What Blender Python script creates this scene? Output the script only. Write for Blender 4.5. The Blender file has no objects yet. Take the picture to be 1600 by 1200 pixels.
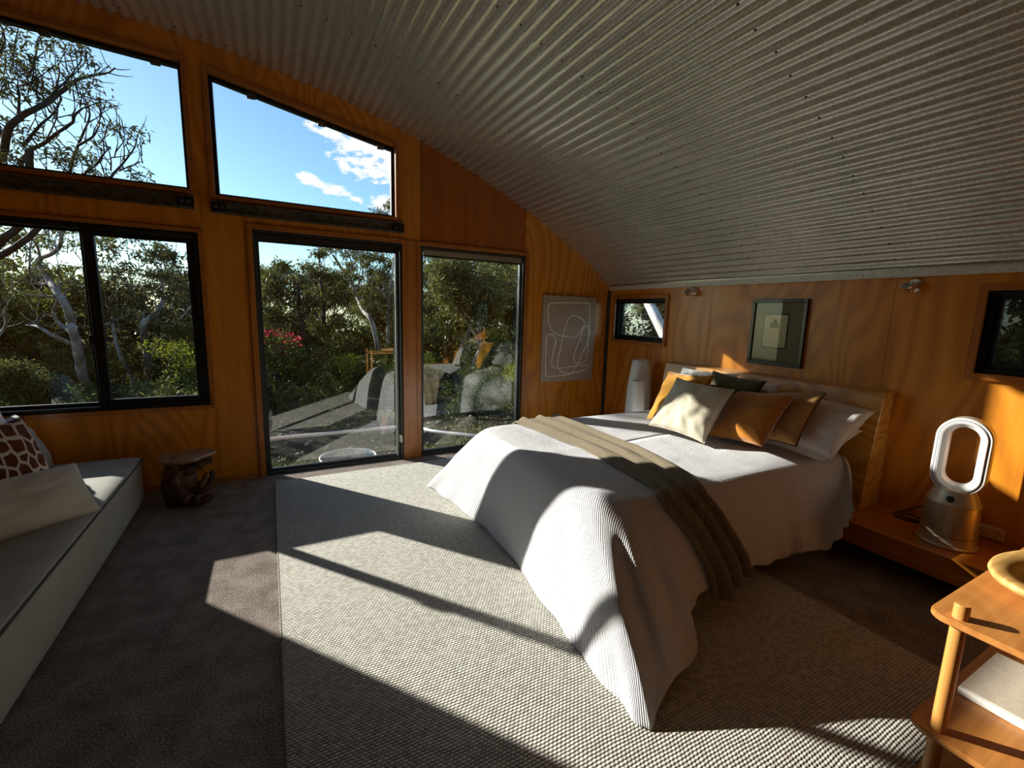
import bpy, bmesh, math, random
import numpy as np
from mathutils import Vector, Matrix, noise
rnd = random.Random(7)
C = bpy.context.scene.collection
scene = bpy.context.scene

# ------------------------------------------------------------------ camera
cam_d = bpy.data.cameras.new('camera'); cam = bpy.data.objects.new('camera', cam_d); C.objects.link(cam)
cam_d.sensor_width = 36; cam_d.lens = 703.04 * 36 / 1600; cam_d.clip_start = 0.02; cam_d.clip_end = 600
YAW, PITCH, ROLL = 0.49587758, -0.15662234, 0.02828483
fw = Vector((math.sin(YAW)*math.cos(PITCH), math.cos(YAW)*math.cos(PITCH), math.sin(PITCH)))
r0 = Vector((math.cos(YAW), -math.sin(YAW), 0)); u0 = r0.cross(fw)
rt = r0*math.cos(ROLL) + u0*math.sin(ROLL); up = -r0*math.sin(ROLL) + u0*math.cos(ROLL)
cam.matrix_world = Matrix(((rt.x, up.x, -fw.x, 0), (rt.y, up.y, -fw.y, 0), (rt.z, up.z, -fw.z, 1.5), (0, 0, 0, 1)))
scene.camera = cam

# ------------------------------------------------------------------ sun, sky, exposure
SUN_AZ, SUN_EL = math.radians(-37.2), math.radians(21.75)
sd = Vector((math.sin(SUN_AZ)*math.cos(SUN_EL), math.cos(SUN_AZ)*math.cos(SUN_EL), math.sin(SUN_EL)))
sun_d = bpy.data.lights.new('sun', 'SUN'); sun = bpy.data.objects.new('sun', sun_d); C.objects.link(sun)
sun_d.energy = 9.7; sun_d.angle = math.radians(0.6); sun_d.color = (1.0, 0.95, 0.87)
sun.rotation_euler = sd.to_track_quat('Z', 'Y').to_euler(); sun.location = (-8, 12, 9)
scene.view_settings.view_transform = 'Standard'; scene.view_settings.look = 'None'
scene.view_settings.exposure = 0.42; scene.view_settings.gamma = 1.0; scene.view_settings.use_curve_mapping = False

world = bpy.data.worlds.new('world'); scene.world = world; world.use_nodes = True
wt = world.node_tree; wt.nodes.clear()
def wn(t, **k):
    n = wt.nodes.new(t)
    for a, b in k.items(): setattr(n, a, b)
    return n
def wmath(op, a, b=None, c=None):
    n = wn('ShaderNodeMath', operation=op)
    for i, v in enumerate((a, b, c)):
        if v is None: continue
        if isinstance(v, (int, float)): n.inputs[i].default_value = v
        else: wt.links.new(v, n.inputs[i])
    return n.outputs[0]
out = wn('ShaderNodeOutputWorld'); bg = wn('ShaderNodeBackground'); wt.links.new(bg.outputs[0], out.inputs[0])
sky = wn('ShaderNodeTexSky', sky_type='NISHITA'); sky.sun_disc = False; sky.sun_elevation = SUN_EL
sky.sun_rotation = SUN_AZ; sky.altitude = 800; sky.air_density = 1.0; sky.dust_density = 0.6; sky.ozone_density = 2.0
tc = wn('ShaderNodeTexCoord'); sep = wn('ShaderNodeSeparateXYZ'); wt.links.new(tc.outputs['Generated'], sep.inputs[0])
X_, Y_, Z_ = sep.outputs
az = wmath('ARCTAN2', X_, Y_)                                   # 0 straight out of the window wall, in radians
el = wmath('ARCSINE', Z_)
comb = wn('ShaderNodeCombineXYZ'); wt.links.new(az, comb.inputs[0]); wt.links.new(wmath('MULTIPLY', el, 2.0), comb.inputs[1])
nz = wn('ShaderNodeTexNoise'); nz.inputs['Scale'].default_value = 30; nz.inputs['Detail'].default_value = 10; nz.inputs['Roughness'].default_value = 0.62
wt.links.new(comb.outputs[0], nz.inputs['Vector'])
nz2 = wn('ShaderNodeTexNoise'); nz2.inputs['Scale'].default_value = 2.6; nz2.inputs['Detail'].default_value = 3
wt.links.new(comb.outputs[0], nz2.inputs['Vector'])
def blob(a0, e0, ra, re, tilt=0.0):                            # one cumulus bank at a sky direction (degrees)
    da = wmath('SUBTRACT', az, math.radians(a0)); de = wmath('SUBTRACT', el, math.radians(e0))
    de = wmath('ADD', de, wmath('MULTIPLY', da, tilt))
    q = wmath('ADD', wmath('POWER', wmath('ABSOLUTE', wmath('DIVIDE', da, math.radians(ra))), 2.0),
                     wmath('POWER', wmath('ABSOLUTE', wmath('DIVIDE', de, math.radians(re))), 2.0))
    return wmath('MAXIMUM', wmath('SUBTRACT', 1.0, q), 0.0)
env = blob(8.6, 18.0, 5.2, 1.5, 0.35)
for b in (blob(11.5, 15.6, 5.5, 1.9, 0.1), blob(6.5, 13.2, 5.2, 0.9, 0.22), blob(13.5, 12.0, 3.5, 1.3), blob(13.0, 17.0, 3.0, 2.2),
          blob(24, 17, 8, 3), blob(-46, 26, 9, 3), blob(-75, 18, 12, 3), blob(60, 24, 12, 4), blob(130, 22, 14, 4), blob(-140, 20, 14, 4), blob(175, 30, 12, 4)):
    env = wmath('MAXIMUM', env, b)
cl = wmath('ADD', wmath('MULTIPLY', env, 0.60), wmath('MULTIPLY', wmath('SUBTRACT', nz.outputs['Fac'], 0.5), 2.1))
mr = wn('ShaderNodeMapRange', interpolation_type='SMOOTHSTEP'); wt.links.new(cl, mr.inputs[0])
mr.inputs[1].default_value = 0.20; mr.inputs[2].default_value = 0.52
gate = wmath('GREATER_THAN', env, 0.001)
fac = wmath('MULTIPLY', mr.outputs[0], gate)
mul = wn('ShaderNodeMix', data_type='RGBA', blend_type='MULTIPLY'); mul.inputs[0].default_value = 1.0
wt.links.new(sky.outputs[0], mul.inputs[6]); mul.inputs[7].default_value = (0.82, 1.02, 1.05, 1)
mix = wn('ShaderNodeMix', data_type='RGBA'); wt.links.new(fac, mix.inputs[0]); wt.links.new(mul.outputs[2], mix.inputs[6])
mix.inputs[7].default_value = (6.2, 6.3, 6.4, 1)
wt.links.new(mix.outputs[2], bg.inputs[0]); bg.inputs[1].default_value = 0.155

# ------------------------------------------------------------------ materials
def lin(r, g, b):
    f = lambda c: (c/255/12.92) if c/255 <= 0.04045 else ((c/255+0.055)/1.055)**2.4
    return (f(r), f(g), f(b), 1)
class Mat:
    def __init__(s, name, col=(0.5, 0.5, 0.5, 1), rough=0.6, metal=0.0, coat=0.0, sheen=0.0, spec=0.5):
        s.m = bpy.data.materials.new(name); s.m.use_nodes = True; s.t = s.m.node_tree
        s.b = s.t.nodes['Principled BSDF']; s.o = s.t.nodes['Material Output']
        s.b.inputs['Base Color'].default_value = col; s.b.inputs['Roughness'].default_value = rough
        s.b.inputs['Metallic'].default_value = metal; s.b.inputs['Coat Weight'].default_value = coat
        s.b.inputs['Sheen Weight'].default_value = sheen; s.b.inputs['Specular IOR Level'].default_value = spec
        s.coord = None
    def n(s, t, **k):
        x = s.t.nodes.new(t)
        for a, b in k.items(): setattr(x, a, b)
        return x
    def l(s, a, b): s.t.links.new(a, b)
    def vec(s, kind='Object', scale=(1, 1, 1), rot=(0, 0, 0), loc=(0, 0, 0)):
        c = s.n('ShaderNodeTexCoord'); m = s.n('ShaderNodeMapping')
        m.inputs['Scale'].default_value = scale; m.inputs['Rotation'].default_value = rot; m.inputs['Location'].default_value = loc
        s.l(c.outputs[kind], m.inputs[0]); return m.outputs[0]
    def noise(s, v, sc=5, det=4, rough=0.55, dist=0.0):
        x = s.n('ShaderNodeTexNoise'); x.inputs['Scale'].default_value = sc; x.inputs['Detail'].default_value = det
        x.inputs['Roughness'].default_value = rough; x.inputs['Distortion'].default_value = dist
        s.l(v, x.inputs['Vector']); return x.outputs['Fac']
    def ramp(s, f, stops):
        x = s.n('ShaderNodeValToRGB'); e = x.color_ramp.elements
        while len(e) < len(stops): e.new(0.5)
        for i, (p, c) in enumerate(stops): e[i].position = p; e[i].color = c
        s.l(f, x.inputs[0]); return x.outputs[0]
    def math(s, op, a, b=None, c=None):
        x = s.n('ShaderNodeMath', operation=op)
        for i, v in enumerate((a, b, c)):
            if v is None: continue
            if isinstance(v, (int, float)): x.inputs[i].default_value = v
            else: s.l(v, x.inputs[i])
        return x.outputs[0]
    def col(s, c): s.l(c, s.b.inputs['Base Color'])
    def bump(s, h, strength=0.5, dist=0.01):
        x = s.n('ShaderNodeBump'); x.inputs['Strength'].default_value = strength; x.inputs['Distance'].default_value = dist
        s.l(h, x.inputs['Height']); s.l(x.outputs[0], s.b.inputs['Normal'])
    def mixc(s, f, a, b, mode='MIX'):
        x = s.n('ShaderNodeMix', data_type='RGBA', blend_type=mode)
        for i, v in ((0, f), (6, a), (7, b)):
            if isinstance(v, (int, float)): x.inputs[i].default_value = v
            elif isinstance(v, tuple): x.inputs[i].default_value = v
            else: s.l(v, x.inputs[i])
        return x.outputs[2]

def wood(name, dark, mid, light, axis='Z', rough=0.35, coat=0.25, scale=1.0, contrast=1.0, figure=True):
    """varnished plywood: long fibres along one axis, cathedral figure from contour lines of a stretched noise"""
    m = Mat(name, rough=rough, coat=coat); m.b.inputs['Coat Roughness'].default_value = 0.2
    st = {'Z': (1, 1, 0.24), 'X': (0.24, 1, 1), 'Y': (1, 0.24, 1)}[axis]
    fi = {'Z': (1, 1, 0.025), 'X': (0.025, 1, 1), 'Y': (1, 0.025, 1)}[axis]
    v = m.vec('Object', tuple(k*scale for k in st)); vf = m.vec('Object', tuple(k*scale for k in fi))
    base = m.noise(v, 1.5, 2, 0.4, 0.35)
    ring = m.math('SINE', m.math('MULTIPLY', base, 120.0))
    ring = m.math('MULTIPLY', m.math('ADD', ring, 1.0), 0.5)
    fine = m.noise(vf, 130, 3, 0.6); mid_n = m.noise(vf, 16, 3, 0.6)
    k = m.math('ADD', m.math('MULTIPLY', ring, 0.30*contrast if figure else 0.06), m.math('ADD', m.math('MULTIPLY', fine, 0.22), m.math('MULTIPLY', mid_n, 0.45)))
    m.col(m.ramp(k, [(0.25, dark), (0.5, mid), (0.8, light)]))
    m.bump(fine, 0.06, 0.002)
    return m.m
M = {}
M['ply'] = wood('varnished_plywood', lin(180, 108, 24), lin(208, 132, 34), lin(222, 150, 52))
M['ply_red'] = wood('varnished_plywood_reddish', lin(146, 76, 18), lin(172, 98, 28), lin(188, 114, 36), figure=False)
M['ply_pale'] = wood('varnished_plywood_pale', lin(184, 112, 26), lin(212, 138, 40), lin(224, 154, 58), figure=False)
M['casing'] = wood('timber_casing', lin(146, 84, 26), lin(186, 118, 46), lin(206, 140, 64), figure=False, scale=2)
M['casing_h'] = wood('timber_casing_horizontal', lin(146, 84, 26), lin(186, 118, 46), lin(206, 140, 64), 'X', figure=False, scale=2)
M['casing_y'] = wood('timber_casing_along', lin(150, 84, 22), lin(190, 118, 40), lin(208, 138, 58), 'Y', figure=False, scale=2)
M['bedwood'] = wood('headboard_veneer', lin(176, 118, 44), lin(212, 156, 70), lin(226, 176, 96), 'Y', scale=1.3, contrast=1.0)
M['ledge'] = wood('ledge_veneer', lin(170, 98, 24), lin(200, 126, 38), lin(214, 142, 56), 'Y', figure=False, scale=1.2)
M['oak'] = wood('oiled_oak', lin(168, 106, 48), lin(198, 134, 68), lin(214, 154, 90), 'X', rough=0.45, coat=0.05, scale=2.2, figure=False)
M['oak_pole'] = wood('oiled_oak_pole', lin(178, 116, 50), lin(208, 148, 76), lin(222, 168, 100), 'Z', rough=0.45, coat=0.05, scale=3, figure=False)
M['bowlwood'] = wood('carved_pale_wood', lin(186, 140, 74), lin(208, 162, 92), lin(226, 186, 120), 'X', rough=0.5, coat=0.0, scale=3, contrast=0.8)

def galv(name, c0, c1, rough=0.36, metal=0.85, sc=60, vr=1.0):
    m = Mat(name, rough=rough, metal=metal); v = m.vec('Object')
    x = m.n('ShaderNodeTexVoronoi'); x.inputs['Scale'].default_value = sc; m.l(v, x.inputs['Vector'])
    g = m.n('ShaderNodeSeparateColor'); m.l(x.outputs['Color'], g.inputs[0])
    n1 = m.noise(v, 3, 3)
    k = m.math('ADD', m.math('MULTIPLY', g.outputs[0], 0.6), m.math('MULTIPLY', n1, 0.5))
    m.col(m.ramp(k, [(0.2, c0), (0.9, c1)]))
    rr = m.n('ShaderNodeMapRange'); m.l(g.outputs[1], rr.inputs[0]); rr.inputs[3].default_value = rough-0.05*vr; rr.inputs[4].default_value = rough+0.07*vr
    m.l(rr.outputs[0], m.b.inputs['Roughness']); return m.m
M['corr'] = galv('galvanised_corrugated_steel', lin(186, 188, 178), lin(226, 226, 217), 0.33, 0.72, 130, 0.5)
M['galv'] = galv('galvanised_trim', lin(196, 194, 184), lin(222, 219, 209), 0.5, 0.35, 70)
M['rail'] = Mat('weathered_white_pipe', lin(214, 216, 216), 0.45, 0.2).m
M['steel_dark'] = galv('grey_steel', lin(70, 70, 64), lin(112, 110, 102), 0.5, 0.6, 30)
M['tub'] = galv('galvanised_tub', lin(120, 128, 130), lin(170, 178, 182), 0.4, 0.8, 30)
M['black'] = Mat('black_anodised_aluminium', lin(26, 27, 26), 0.45, 0.3).m
M['charcoal'] = Mat('charcoal_aluminium', lin(58, 62, 60), 0.45, 0.4).m
M['greyal'] = Mat('grey_aluminium', lin(112, 116, 112), 0.4, 0.5).m
M['screw'] = Mat('screw_steel', lin(60, 58, 52), 0.5, 0.7).m
M['chrome'] = Mat('chrome', (0.85, 0.85, 0.86, 1), 0.12, 1.0).m
M['glassbulb'] = Mat('lamp_lens', (0.3, 0.33, 0.32, 1), 0.08, 0.2).m
def fabric(name, c0, c1, sc=260, bump=0.35, rough=0.9, sheen=0.2, kind='Object', wr=6.0, wrs=0.25):
    m = Mat(name, rough=rough, sheen=sheen, spec=0.2); v = m.vec(kind)
    a = m.noise(v, sc, 2); b = m.noise(v, wr, 4)
    m.col(m.ramp(m.math('ADD', m.math('MULTIPLY', a, 0.6), m.math('MULTIPLY', b, 0.4)), [(0.3, c0), (0.7, c1)]))
    m.bump(m.math('ADD', m.math('MULTIPLY', a, 0.15), m.math('MULTIPLY', b, wrs*2)), bump, 0.012)
    return m.m
M['blind'] = fabric('blind_fabric', lin(128, 120, 98), lin(150, 140, 116), 300, 0.1)
M['blind_dark'] = fabric('blind_fabric_dark', lin(46, 38, 30), lin(62, 52, 42), 300, 0.1)
M['sofa'] = fabric('grey_linen_upholstery', lin(140, 136, 124), lin(170, 166, 154), 330, 0.3)
M['linen'] = fabric('pale_linen', lin(172, 166, 150), lin(200, 194, 178), 300, 0.4)
M['white_cotton'] = fabric('white_cotton', lin(226, 224, 222), lin(238, 236, 234), 300, 0.5, wr=9, wrs=0.6)
M['mustard'] = fabric('mustard_velvet', lin(186, 126, 16), lin(212, 152, 30), 200, 0.4, sheen=0.6, wr=8, wrs=0.5)
M['beige'] = fabric('oatmeal_velvet', lin(190, 180, 156), lin(214, 206, 184), 160, 0.4, sheen=0.5, wr=9, wrs=0.5)
M['rust'] = fabric('rust_velvet', lin(150, 88, 6), lin(180, 112, 14), 160, 0.4, sheen=0.5, wr=7, wrs=0.6)
M['tan'] = fabric('tan_velvet', lin(160, 116, 62), lin(184, 140, 84), 160, 0.4, sheen=0.4, wr=7, wrs=0.6)
M['olive'] = fabric('olive_velvet', lin(74, 74, 44), lin(96, 94, 60), 160, 0.4, sheen=0.4)
M['pipe_dark'] = Mat('dark_piping', lin(70, 48, 30), 0.8).m
M['pipe_grey'] = Mat('grey_piping', lin(70, 68, 62), 0.8).m
M['mattress'] = fabric('mattress_ticking', lin(200, 198, 192), lin(214, 212, 206))
def floral():
    m = Mat('floral_cotton', rough=0.9, spec=0.2); v = m.vec('Object')
    n1 = m.noise(v, 26, 2, 0.5, 1.0)
    m.col(m.ramp(n1, [(0.0, lin(236, 234, 228)), (0.56, lin(236, 234, 228)), (0.6, lin(96, 120, 168)), (0.66, lin(236, 234, 228))])); return m.m
M['floral'] = floral()
def giraffe():
    m = Mat('giraffe_print', rough=0.9, spec=0.2); v = m.vec('Object', (1.15, 0.72, 1.0), rot=(0, 0, 0.25))
    d = m.n('ShaderNodeTexNoise'); d.inputs['Scale'].default_value = 7; m.l(v, d.inputs['Vector'])
    x = m.n('ShaderNodeTexVoronoi', feature='DISTANCE_TO_EDGE', voronoi_dimensions='2D'); x.inputs['Scale'].default_value = 14; x.inputs['Randomness'].default_value = 0.6
    m.l(m.mixc(0.05, v, d.outputs['Color'], 'ADD'), x.inputs['Vector'])
    m.col(m.ramp(x.outputs['Distance'], [(0.0, lin(206, 190, 172)), (0.085, lin(200, 184, 166)), (0.115, lin(98, 48, 26)), (1.0, lin(88, 42, 22))])); return m.m
M['giraffe'] = giraffe()
def quilt():
    m = Mat('white_waffle_cotton', lin(206, 205, 206), 0.85, sheen=0.2, spec=0.2)
    c = m.n('ShaderNodeUVMap'); s = m.n('ShaderNodeSeparateXYZ'); m.l(c.outputs[0], s.inputs[0])
    n1 = m.noise(m.vec('Object'), 7, 4, 0.5); n3 = m.noise(m.vec('Object'), 40, 2, 0.5)
    rib = m.math('SINE', m.math('ADD', m.math('MULTIPLY', s.outputs[1], 2*math.pi/0.0135), m.math('MULTIPLY', n1, 1.2)))
    dash = m.math('SINE', m.math('ADD', m.math('MULTIPLY', s.outputs[0], 2*math.pi/0.012), m.math('MULTIPLY', n1, 3.0)))
    h = m.math('ADD', m.math('MULTIPLY', rib, 0.11), m.math('MULTIPLY', dash, 0.045))
    h = m.math('ADD', h, m.math('ADD', m.math('MULTIPLY', n1, 1.0), m.math('MULTIPLY', n3, 0.14)))
    m.bump(h, 0.75, 0.014)
    m.col(m.ramp(rib, [(0.0, lin(198, 197, 199)), (1.0, lin(216, 215, 217))])); return m.m
M['quilt'] = quilt()
def knit():
    m = Mat('taupe_waffle_knit', rough=0.95, sheen=0.3, spec=0.15)
    c = m.n('ShaderNodeUVMap'); s = m.n('ShaderNodeSeparateXYZ'); m.l(c.outputs[0], s.inputs[0])
    a = m.math('SINE', m.math('MULTIPLY', s.outputs[0], 2*math.pi/0.012)); b = m.math('SINE', m.math('MULTIPLY', s.outputs[1], 2*math.pi/0.012))
    h = m.math('MULTIPLY', a, b); n = m.noise(m.vec('Object'), 120, 2)
    m.col(m.ramp(m.math('ADD', m.math('MULTIPLY', h, 0.25), n), [(0.3, lin(120, 104, 80)), (0.8, lin(164, 146, 116))]))
    m.bump(h, 0.8, 0.004); return m.m
M['knit'] = knit()
def rug():
    m = Mat('woven_wool_rug', rough=0.95, sheen=0.2, spec=0.1); v = m.vec('Object')
    n1 = m.noise(v, 2.5, 3); d = m.n('ShaderNodeTexNoise'); d.inputs['Scale'].default_value = 5; d.inputs['Detail'].default_value = 3; m.l(v, d.inputs['Vector'])
    vv = m.mixc(0.02, v, d.outputs['Color'], 'ADD')
    mp = m.n('ShaderNodeMapping'); mp.inputs['Scale'].default_value = (1/0.018, 1/0.0125, 0.001); m.l(vv, mp.inputs[0])
    s = m.n('ShaderNodeSeparateXYZ'); m.l(mp.outputs[0], s.inputs[0])
    row = m.math('FLOOR', s.outputs[1]); off = m.math('MULTIPLY', m.math('MODULO', row, 2.0), 0.5)
    fx = m.math('SUBTRACT', m.math('FRACT', m.math('ADD', s.outputs[0], off)), 0.5); fy = m.math('SUBTRACT', m.math('FRACT', s.outputs[1]), 0.5)
    r2 = m.math('ADD', m.math('MULTIPLY', m.math('MULTIPLY', fx, fx), 3.2), m.math('MULTIPLY', m.math('MULTIPLY', fy, fy), 3.6))
    h = m.math('SQRT', m.math('MAXIMUM', m.math('SUBTRACT', 1.0, r2), 0.0))
    cellid = m.n('ShaderNodeTexWhiteNoise', noise_dimensions='2D')
    cc = m.n('ShaderNodeCombineXYZ'); m.l(m.math('FLOOR', m.math('ADD', s.outputs[0], off)), cc.inputs[0]); m.l(row, cc.inputs[1]); m.l(cc.outputs[0], cellid.inputs[0])
    k = m.math('ADD', m.math('MULTIPLY', cellid.outputs[0], 0.35), m.math('MULTIPLY', h, 0.5))
    m.col(m.ramp(m.math('ADD', k, m.math('MULTIPLY', n1, 0.15)), [(0.25, lin(134, 129, 119)), (0.6, lin(184, 180, 168)), (0.95, lin(210, 207, 196))]))
    m.bump(m.math('ADD', h, m.math('MULTIPLY', cellid.outputs[0], 0.15)), 0.6, 0.009); return m.m
M['rug'] = rug()
def carpet():
    m = Mat('brown_pile_carpet', rough=1.0, sheen=0.1, spec=0.05); v = m.vec('Object')
    a = m.noise(v, 150, 3, 0.7); b = m.noise(v, 7, 4, 0.6, 0.4)
    m.col(m.ramp(m.math('ADD', m.math('MULTIPLY', a, 0.78), m.math('MULTIPLY', b, 0.22)), [(0.40, lin(84, 73, 66)), (0.5, lin(140, 127, 117)), (0.60, lin(186, 173, 162))]))
    m.bump(m.math('ADD', a, m.math('MULTIPLY', b, 0.8)), 0.9, 0.012); return m.m
M['carpet'] = carpet()
def canvas():
    m = Mat('raw_linen_canvas', rough=0.9, spec=0.1); v = m.vec('Object')
    a = m.noise(m.vec('Object', (1, 1, 0.06)), 320, 1); b = m.noise(m.vec('Object', (0.06, 1, 1)), 320, 1)
    m.col(m.ramp(m.math('ADD', m.math('MULTIPLY', a, 0.5), m.math('MULTIPLY', b, 0.5)), [(0.35, lin(162, 146, 128)), (0.65, lin(194, 178, 160))])); return m.m
M['canvas'] = canvas()
M['paint_white'] = Mat('white_paint_line', lin(246, 242, 234), 0.8).m
M['frame_black'] = Mat('black_picture_frame', lin(24, 22, 20), 0.35, coat=0.3).m
M['mat_grey'] = Mat('grey_green_mount', lin(124, 122, 96), 0.9).m
M['paper'] = Mat('cream_paper', lin(206, 196, 160), 0.9).m
M['ink'] = Mat('ink', lin(34, 32, 30), 0.9).m
M['vase'] = fabric('white_textured_ceramic', lin(226, 225, 222), lin(240, 239, 236), 120, 0.3, 0.7, 0.0, wr=60)
M['vase_in'] = Mat('dark_vase_mouth', lin(70, 66, 60), 0.9).m
M['fan_metal'] = Mat('brushed_gold_grey_metal', lin(196, 182, 150), 0.34, 0.7).m
M['fan_base'] = Mat('satin_nickel', lin(206, 196, 172), 0.4, 0.55).m
M['fan_white'] = Mat('white_gloss_plastic', lin(222, 222, 220), 0.25, coat=0.4).m
M['fan_grey'] = Mat('grey_plastic_seam', lin(92, 94, 96), 0.4).m
M['plug'] = Mat('ivory_plastic', lin(224, 204, 160), 0.4).m
M['black_plastic'] = Mat('black_plastic', lin(16, 15, 15), 0.3).m
M['book_cloth'] = fabric('grey_book_cloth', lin(168, 154, 132), lin(200, 188, 166), 200, 0.1, wr=40)
M['page'] = Mat('white_pages', lin(236, 232, 222), 0.8).m
def stump():
    m = Mat('knotty_root_wood', rough=0.6, coat=0.1); v = m.vec('Object')
    a = m.noise(v, 9, 5, 0.6, 1.5); b = m.noise(v, 60, 3)
    m.col(m.ramp(m.math('ADD', m.math('MULTIPLY', a, 0.7), m.math('MULTIPLY', b, 0.3)), [(0.35, lin(24, 13, 8)), (0.52, lin(78, 44, 20)), (0.7, lin(140, 90, 44))]))
    m.bump(a, 0.8, 0.02); return m.m
M['stump'] = stump()
M['stump_top'] = wood('polished_root_slab', lin(96, 70, 44), lin(140, 108, 74), lin(166, 134, 98), 'X', scale=3)
def glass(f0=0.085, nm='window_glass'):
    m = bpy.data.materials.new(nm); m.use_nodes = True; t = m.node_tree; t.nodes.clear()
    o = t.nodes.new('ShaderNodeOutputMaterial'); mx = t.nodes.new('ShaderNodeMixShader'); tr = t.nodes.new('ShaderNodeBsdfTransparent'); gl = t.nodes.new('ShaderNodeBsdfGlossy')
    lw = t.nodes.new('ShaderNodeLayerWeight'); lw.inputs[0].default_value = 0.5       # Facing: same from both sides of a sheet
    pw = t.nodes.new('ShaderNodeMath'); pw.operation = 'POWER'; pw.inputs[1].default_value = 5.0
    mu = t.nodes.new('ShaderNodeMath'); mu.operation = 'MULTIPLY_ADD'; mu.inputs[1].default_value = 0.92; mu.inputs[2].default_value = f0; mu.use_clamp = True
    tr.inputs[0].default_value = (0.97, 0.985, 0.98, 1); gl.inputs[0].default_value = (1, 1, 1, 1); gl.inputs[1].default_value = 0.0
    t.links.new(lw.outputs['Facing'], pw.inputs[0]); t.links.new(pw.outputs[0], mu.inputs[0])
    t.links.new(mu.outputs[0], mx.inputs[0]); t.links.new(tr.outputs[0], mx.inputs[1]); t.links.new(gl.outputs[0], mx.inputs[2]); t.links.new(mx.outputs[0], o.inputs[0])
    return m
M['glass'] = glass()
M['picglass'] = glass(0.02, 'picture_glass')
def flyscreen():
    m = bpy.data.materials.new('insect_screen'); m.use_nodes = True; t = m.node_tree; t.nodes.clear()
    o = t.nodes.new('ShaderNodeOutputMaterial'); mx = t.nodes.new('ShaderNodeMixShader'); tr = t.nodes.new('ShaderNodeBsdfTransparent'); d = t.nodes.new('ShaderNodeBsdfDiffuse')
    d.inputs[0].default_value = lin(60, 62, 60); mx.inputs[0].default_value = 0.72
    t.links.new(tr.outputs[0], mx.inputs[1]); t.links.new(d.outputs[0], mx.inputs[2]); t.links.new(mx.outputs[0], o.inputs[0]); return m
M['screen_mesh'] = flyscreen()
def bark(name, c0, c1, c2, sc=1.0):
    m = Mat(name, rough=0.85, spec=0.2); v = m.vec('Object', (sc, sc, sc*0.35)); a = m.noise(v, 3.2, 5, 0.65, 0.6)
    m.col(m.ramp(a, [(0.32, c0), (0.5, c1), (0.68, c2)])); m.bump(a, 0.6, 0.03); return m.m
M['bark_pale'] = bark('pale_gum_bark', lin(90, 84, 78), lin(140, 132, 124), lin(192, 186, 178))
M['bark_dark'] = bark('dark_gum_bark', lin(24, 20, 17), lin(44, 38, 33), lin(74, 66, 58))
M['bark_white'] = bark('white_gum_bark', lin(170, 160, 150), lin(220, 212, 204), lin(236, 230, 224))
def leaf(name, c0, c1, trans=0.35):
    m = bpy.data.materials.new(name); m.use_nodes = True; t = m.node_tree; t.nodes.clear()
    o = t.nodes.new('ShaderNodeOutputMaterial'); d = t.nodes.new('ShaderNodeBsdfDiffuse'); tl = t.nodes.new('ShaderNodeBsdfTranslucent'); mx = t.nodes.new('ShaderNodeMixShader')
    g = t.nodes.new('ShaderNodeBsdfGlossy'); g.inputs[1].default_value = 0.4; m2 = t.nodes.new('ShaderNodeMixShader'); m2.inputs[0].default_value = 0.02
    geo = t.nodes.new('ShaderNodeNewGeometry'); r = t.nodes.new('ShaderNodeValToRGB')
    r.color_ramp.elements[0].color = c0; r.color_ramp.elements[1].color = c1
    t.links.new(geo.outputs['Random Per Island'], r.inputs[0]); t.links.new(r.outputs[0], d.inputs[0]); t.links.new(r.outputs[0], tl.inputs[0])
    mx.inputs[0].default_value = trans; t.links.new(d.outputs[0], mx.inputs[1]); t.links.new(tl.outputs[0], mx.inputs[2])
    t.links.new(mx.outputs[0], m2.inputs[1]); t.links.new(g.outputs[0], m2.inputs[2]); t.links.new(m2.outputs[0], o.inputs[0]); return m
M['leaf_gum'] = leaf('gum_leaves', lin(54, 60, 28), lin(116, 116, 60))
M['leaf_dark'] = leaf('dark_gum_leaves', lin(44, 50, 26), lin(94, 94, 54))
M['leaf_bright'] = leaf('bright_shrub_leaves', lin(78, 90, 24), lin(148, 152, 52), 0.4)
M['leaf_shrub'] = leaf('shrub_leaves', lin(36, 50, 18), lin(82, 94, 38), 0.4)
M['leaf_red'] = leaf('crimson_blossom', lin(150, 24, 46), lin(214, 62, 84), 0.4)
M['grass'] = leaf('ground_cover_leaves', lin(66, 72, 36), lin(132, 134, 80), 0.4)
def earth():
    m = Mat('stony_ground', rough=0.95, spec=0.1); v = m.vec('Object'); a = m.noise(v, 0.9, 5, 0.65); b = m.noise(v, 22, 4, 0.7)
    m.col(m.ramp(m.math('ADD', m.math('MULTIPLY', a, 0.7), m.math('MULTIPLY', b, 0.3)), [(0.36, lin(30, 32, 18)), (0.5, lin(54, 51, 36)), (0.6, lin(98, 90, 74)), (0.74, lin(140, 130, 112))]))
    m.bump(m.math('ADD', a, b), 0.8, 0.08); return m.m
M['earth'] = earth()
M['rock'] = bark('sandstone_rock', lin(96, 88, 78), lin(142, 130, 114), lin(176, 164, 148), 3)
M['water'] = Mat('water', lin(60, 74, 80), 0.03).m

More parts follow.
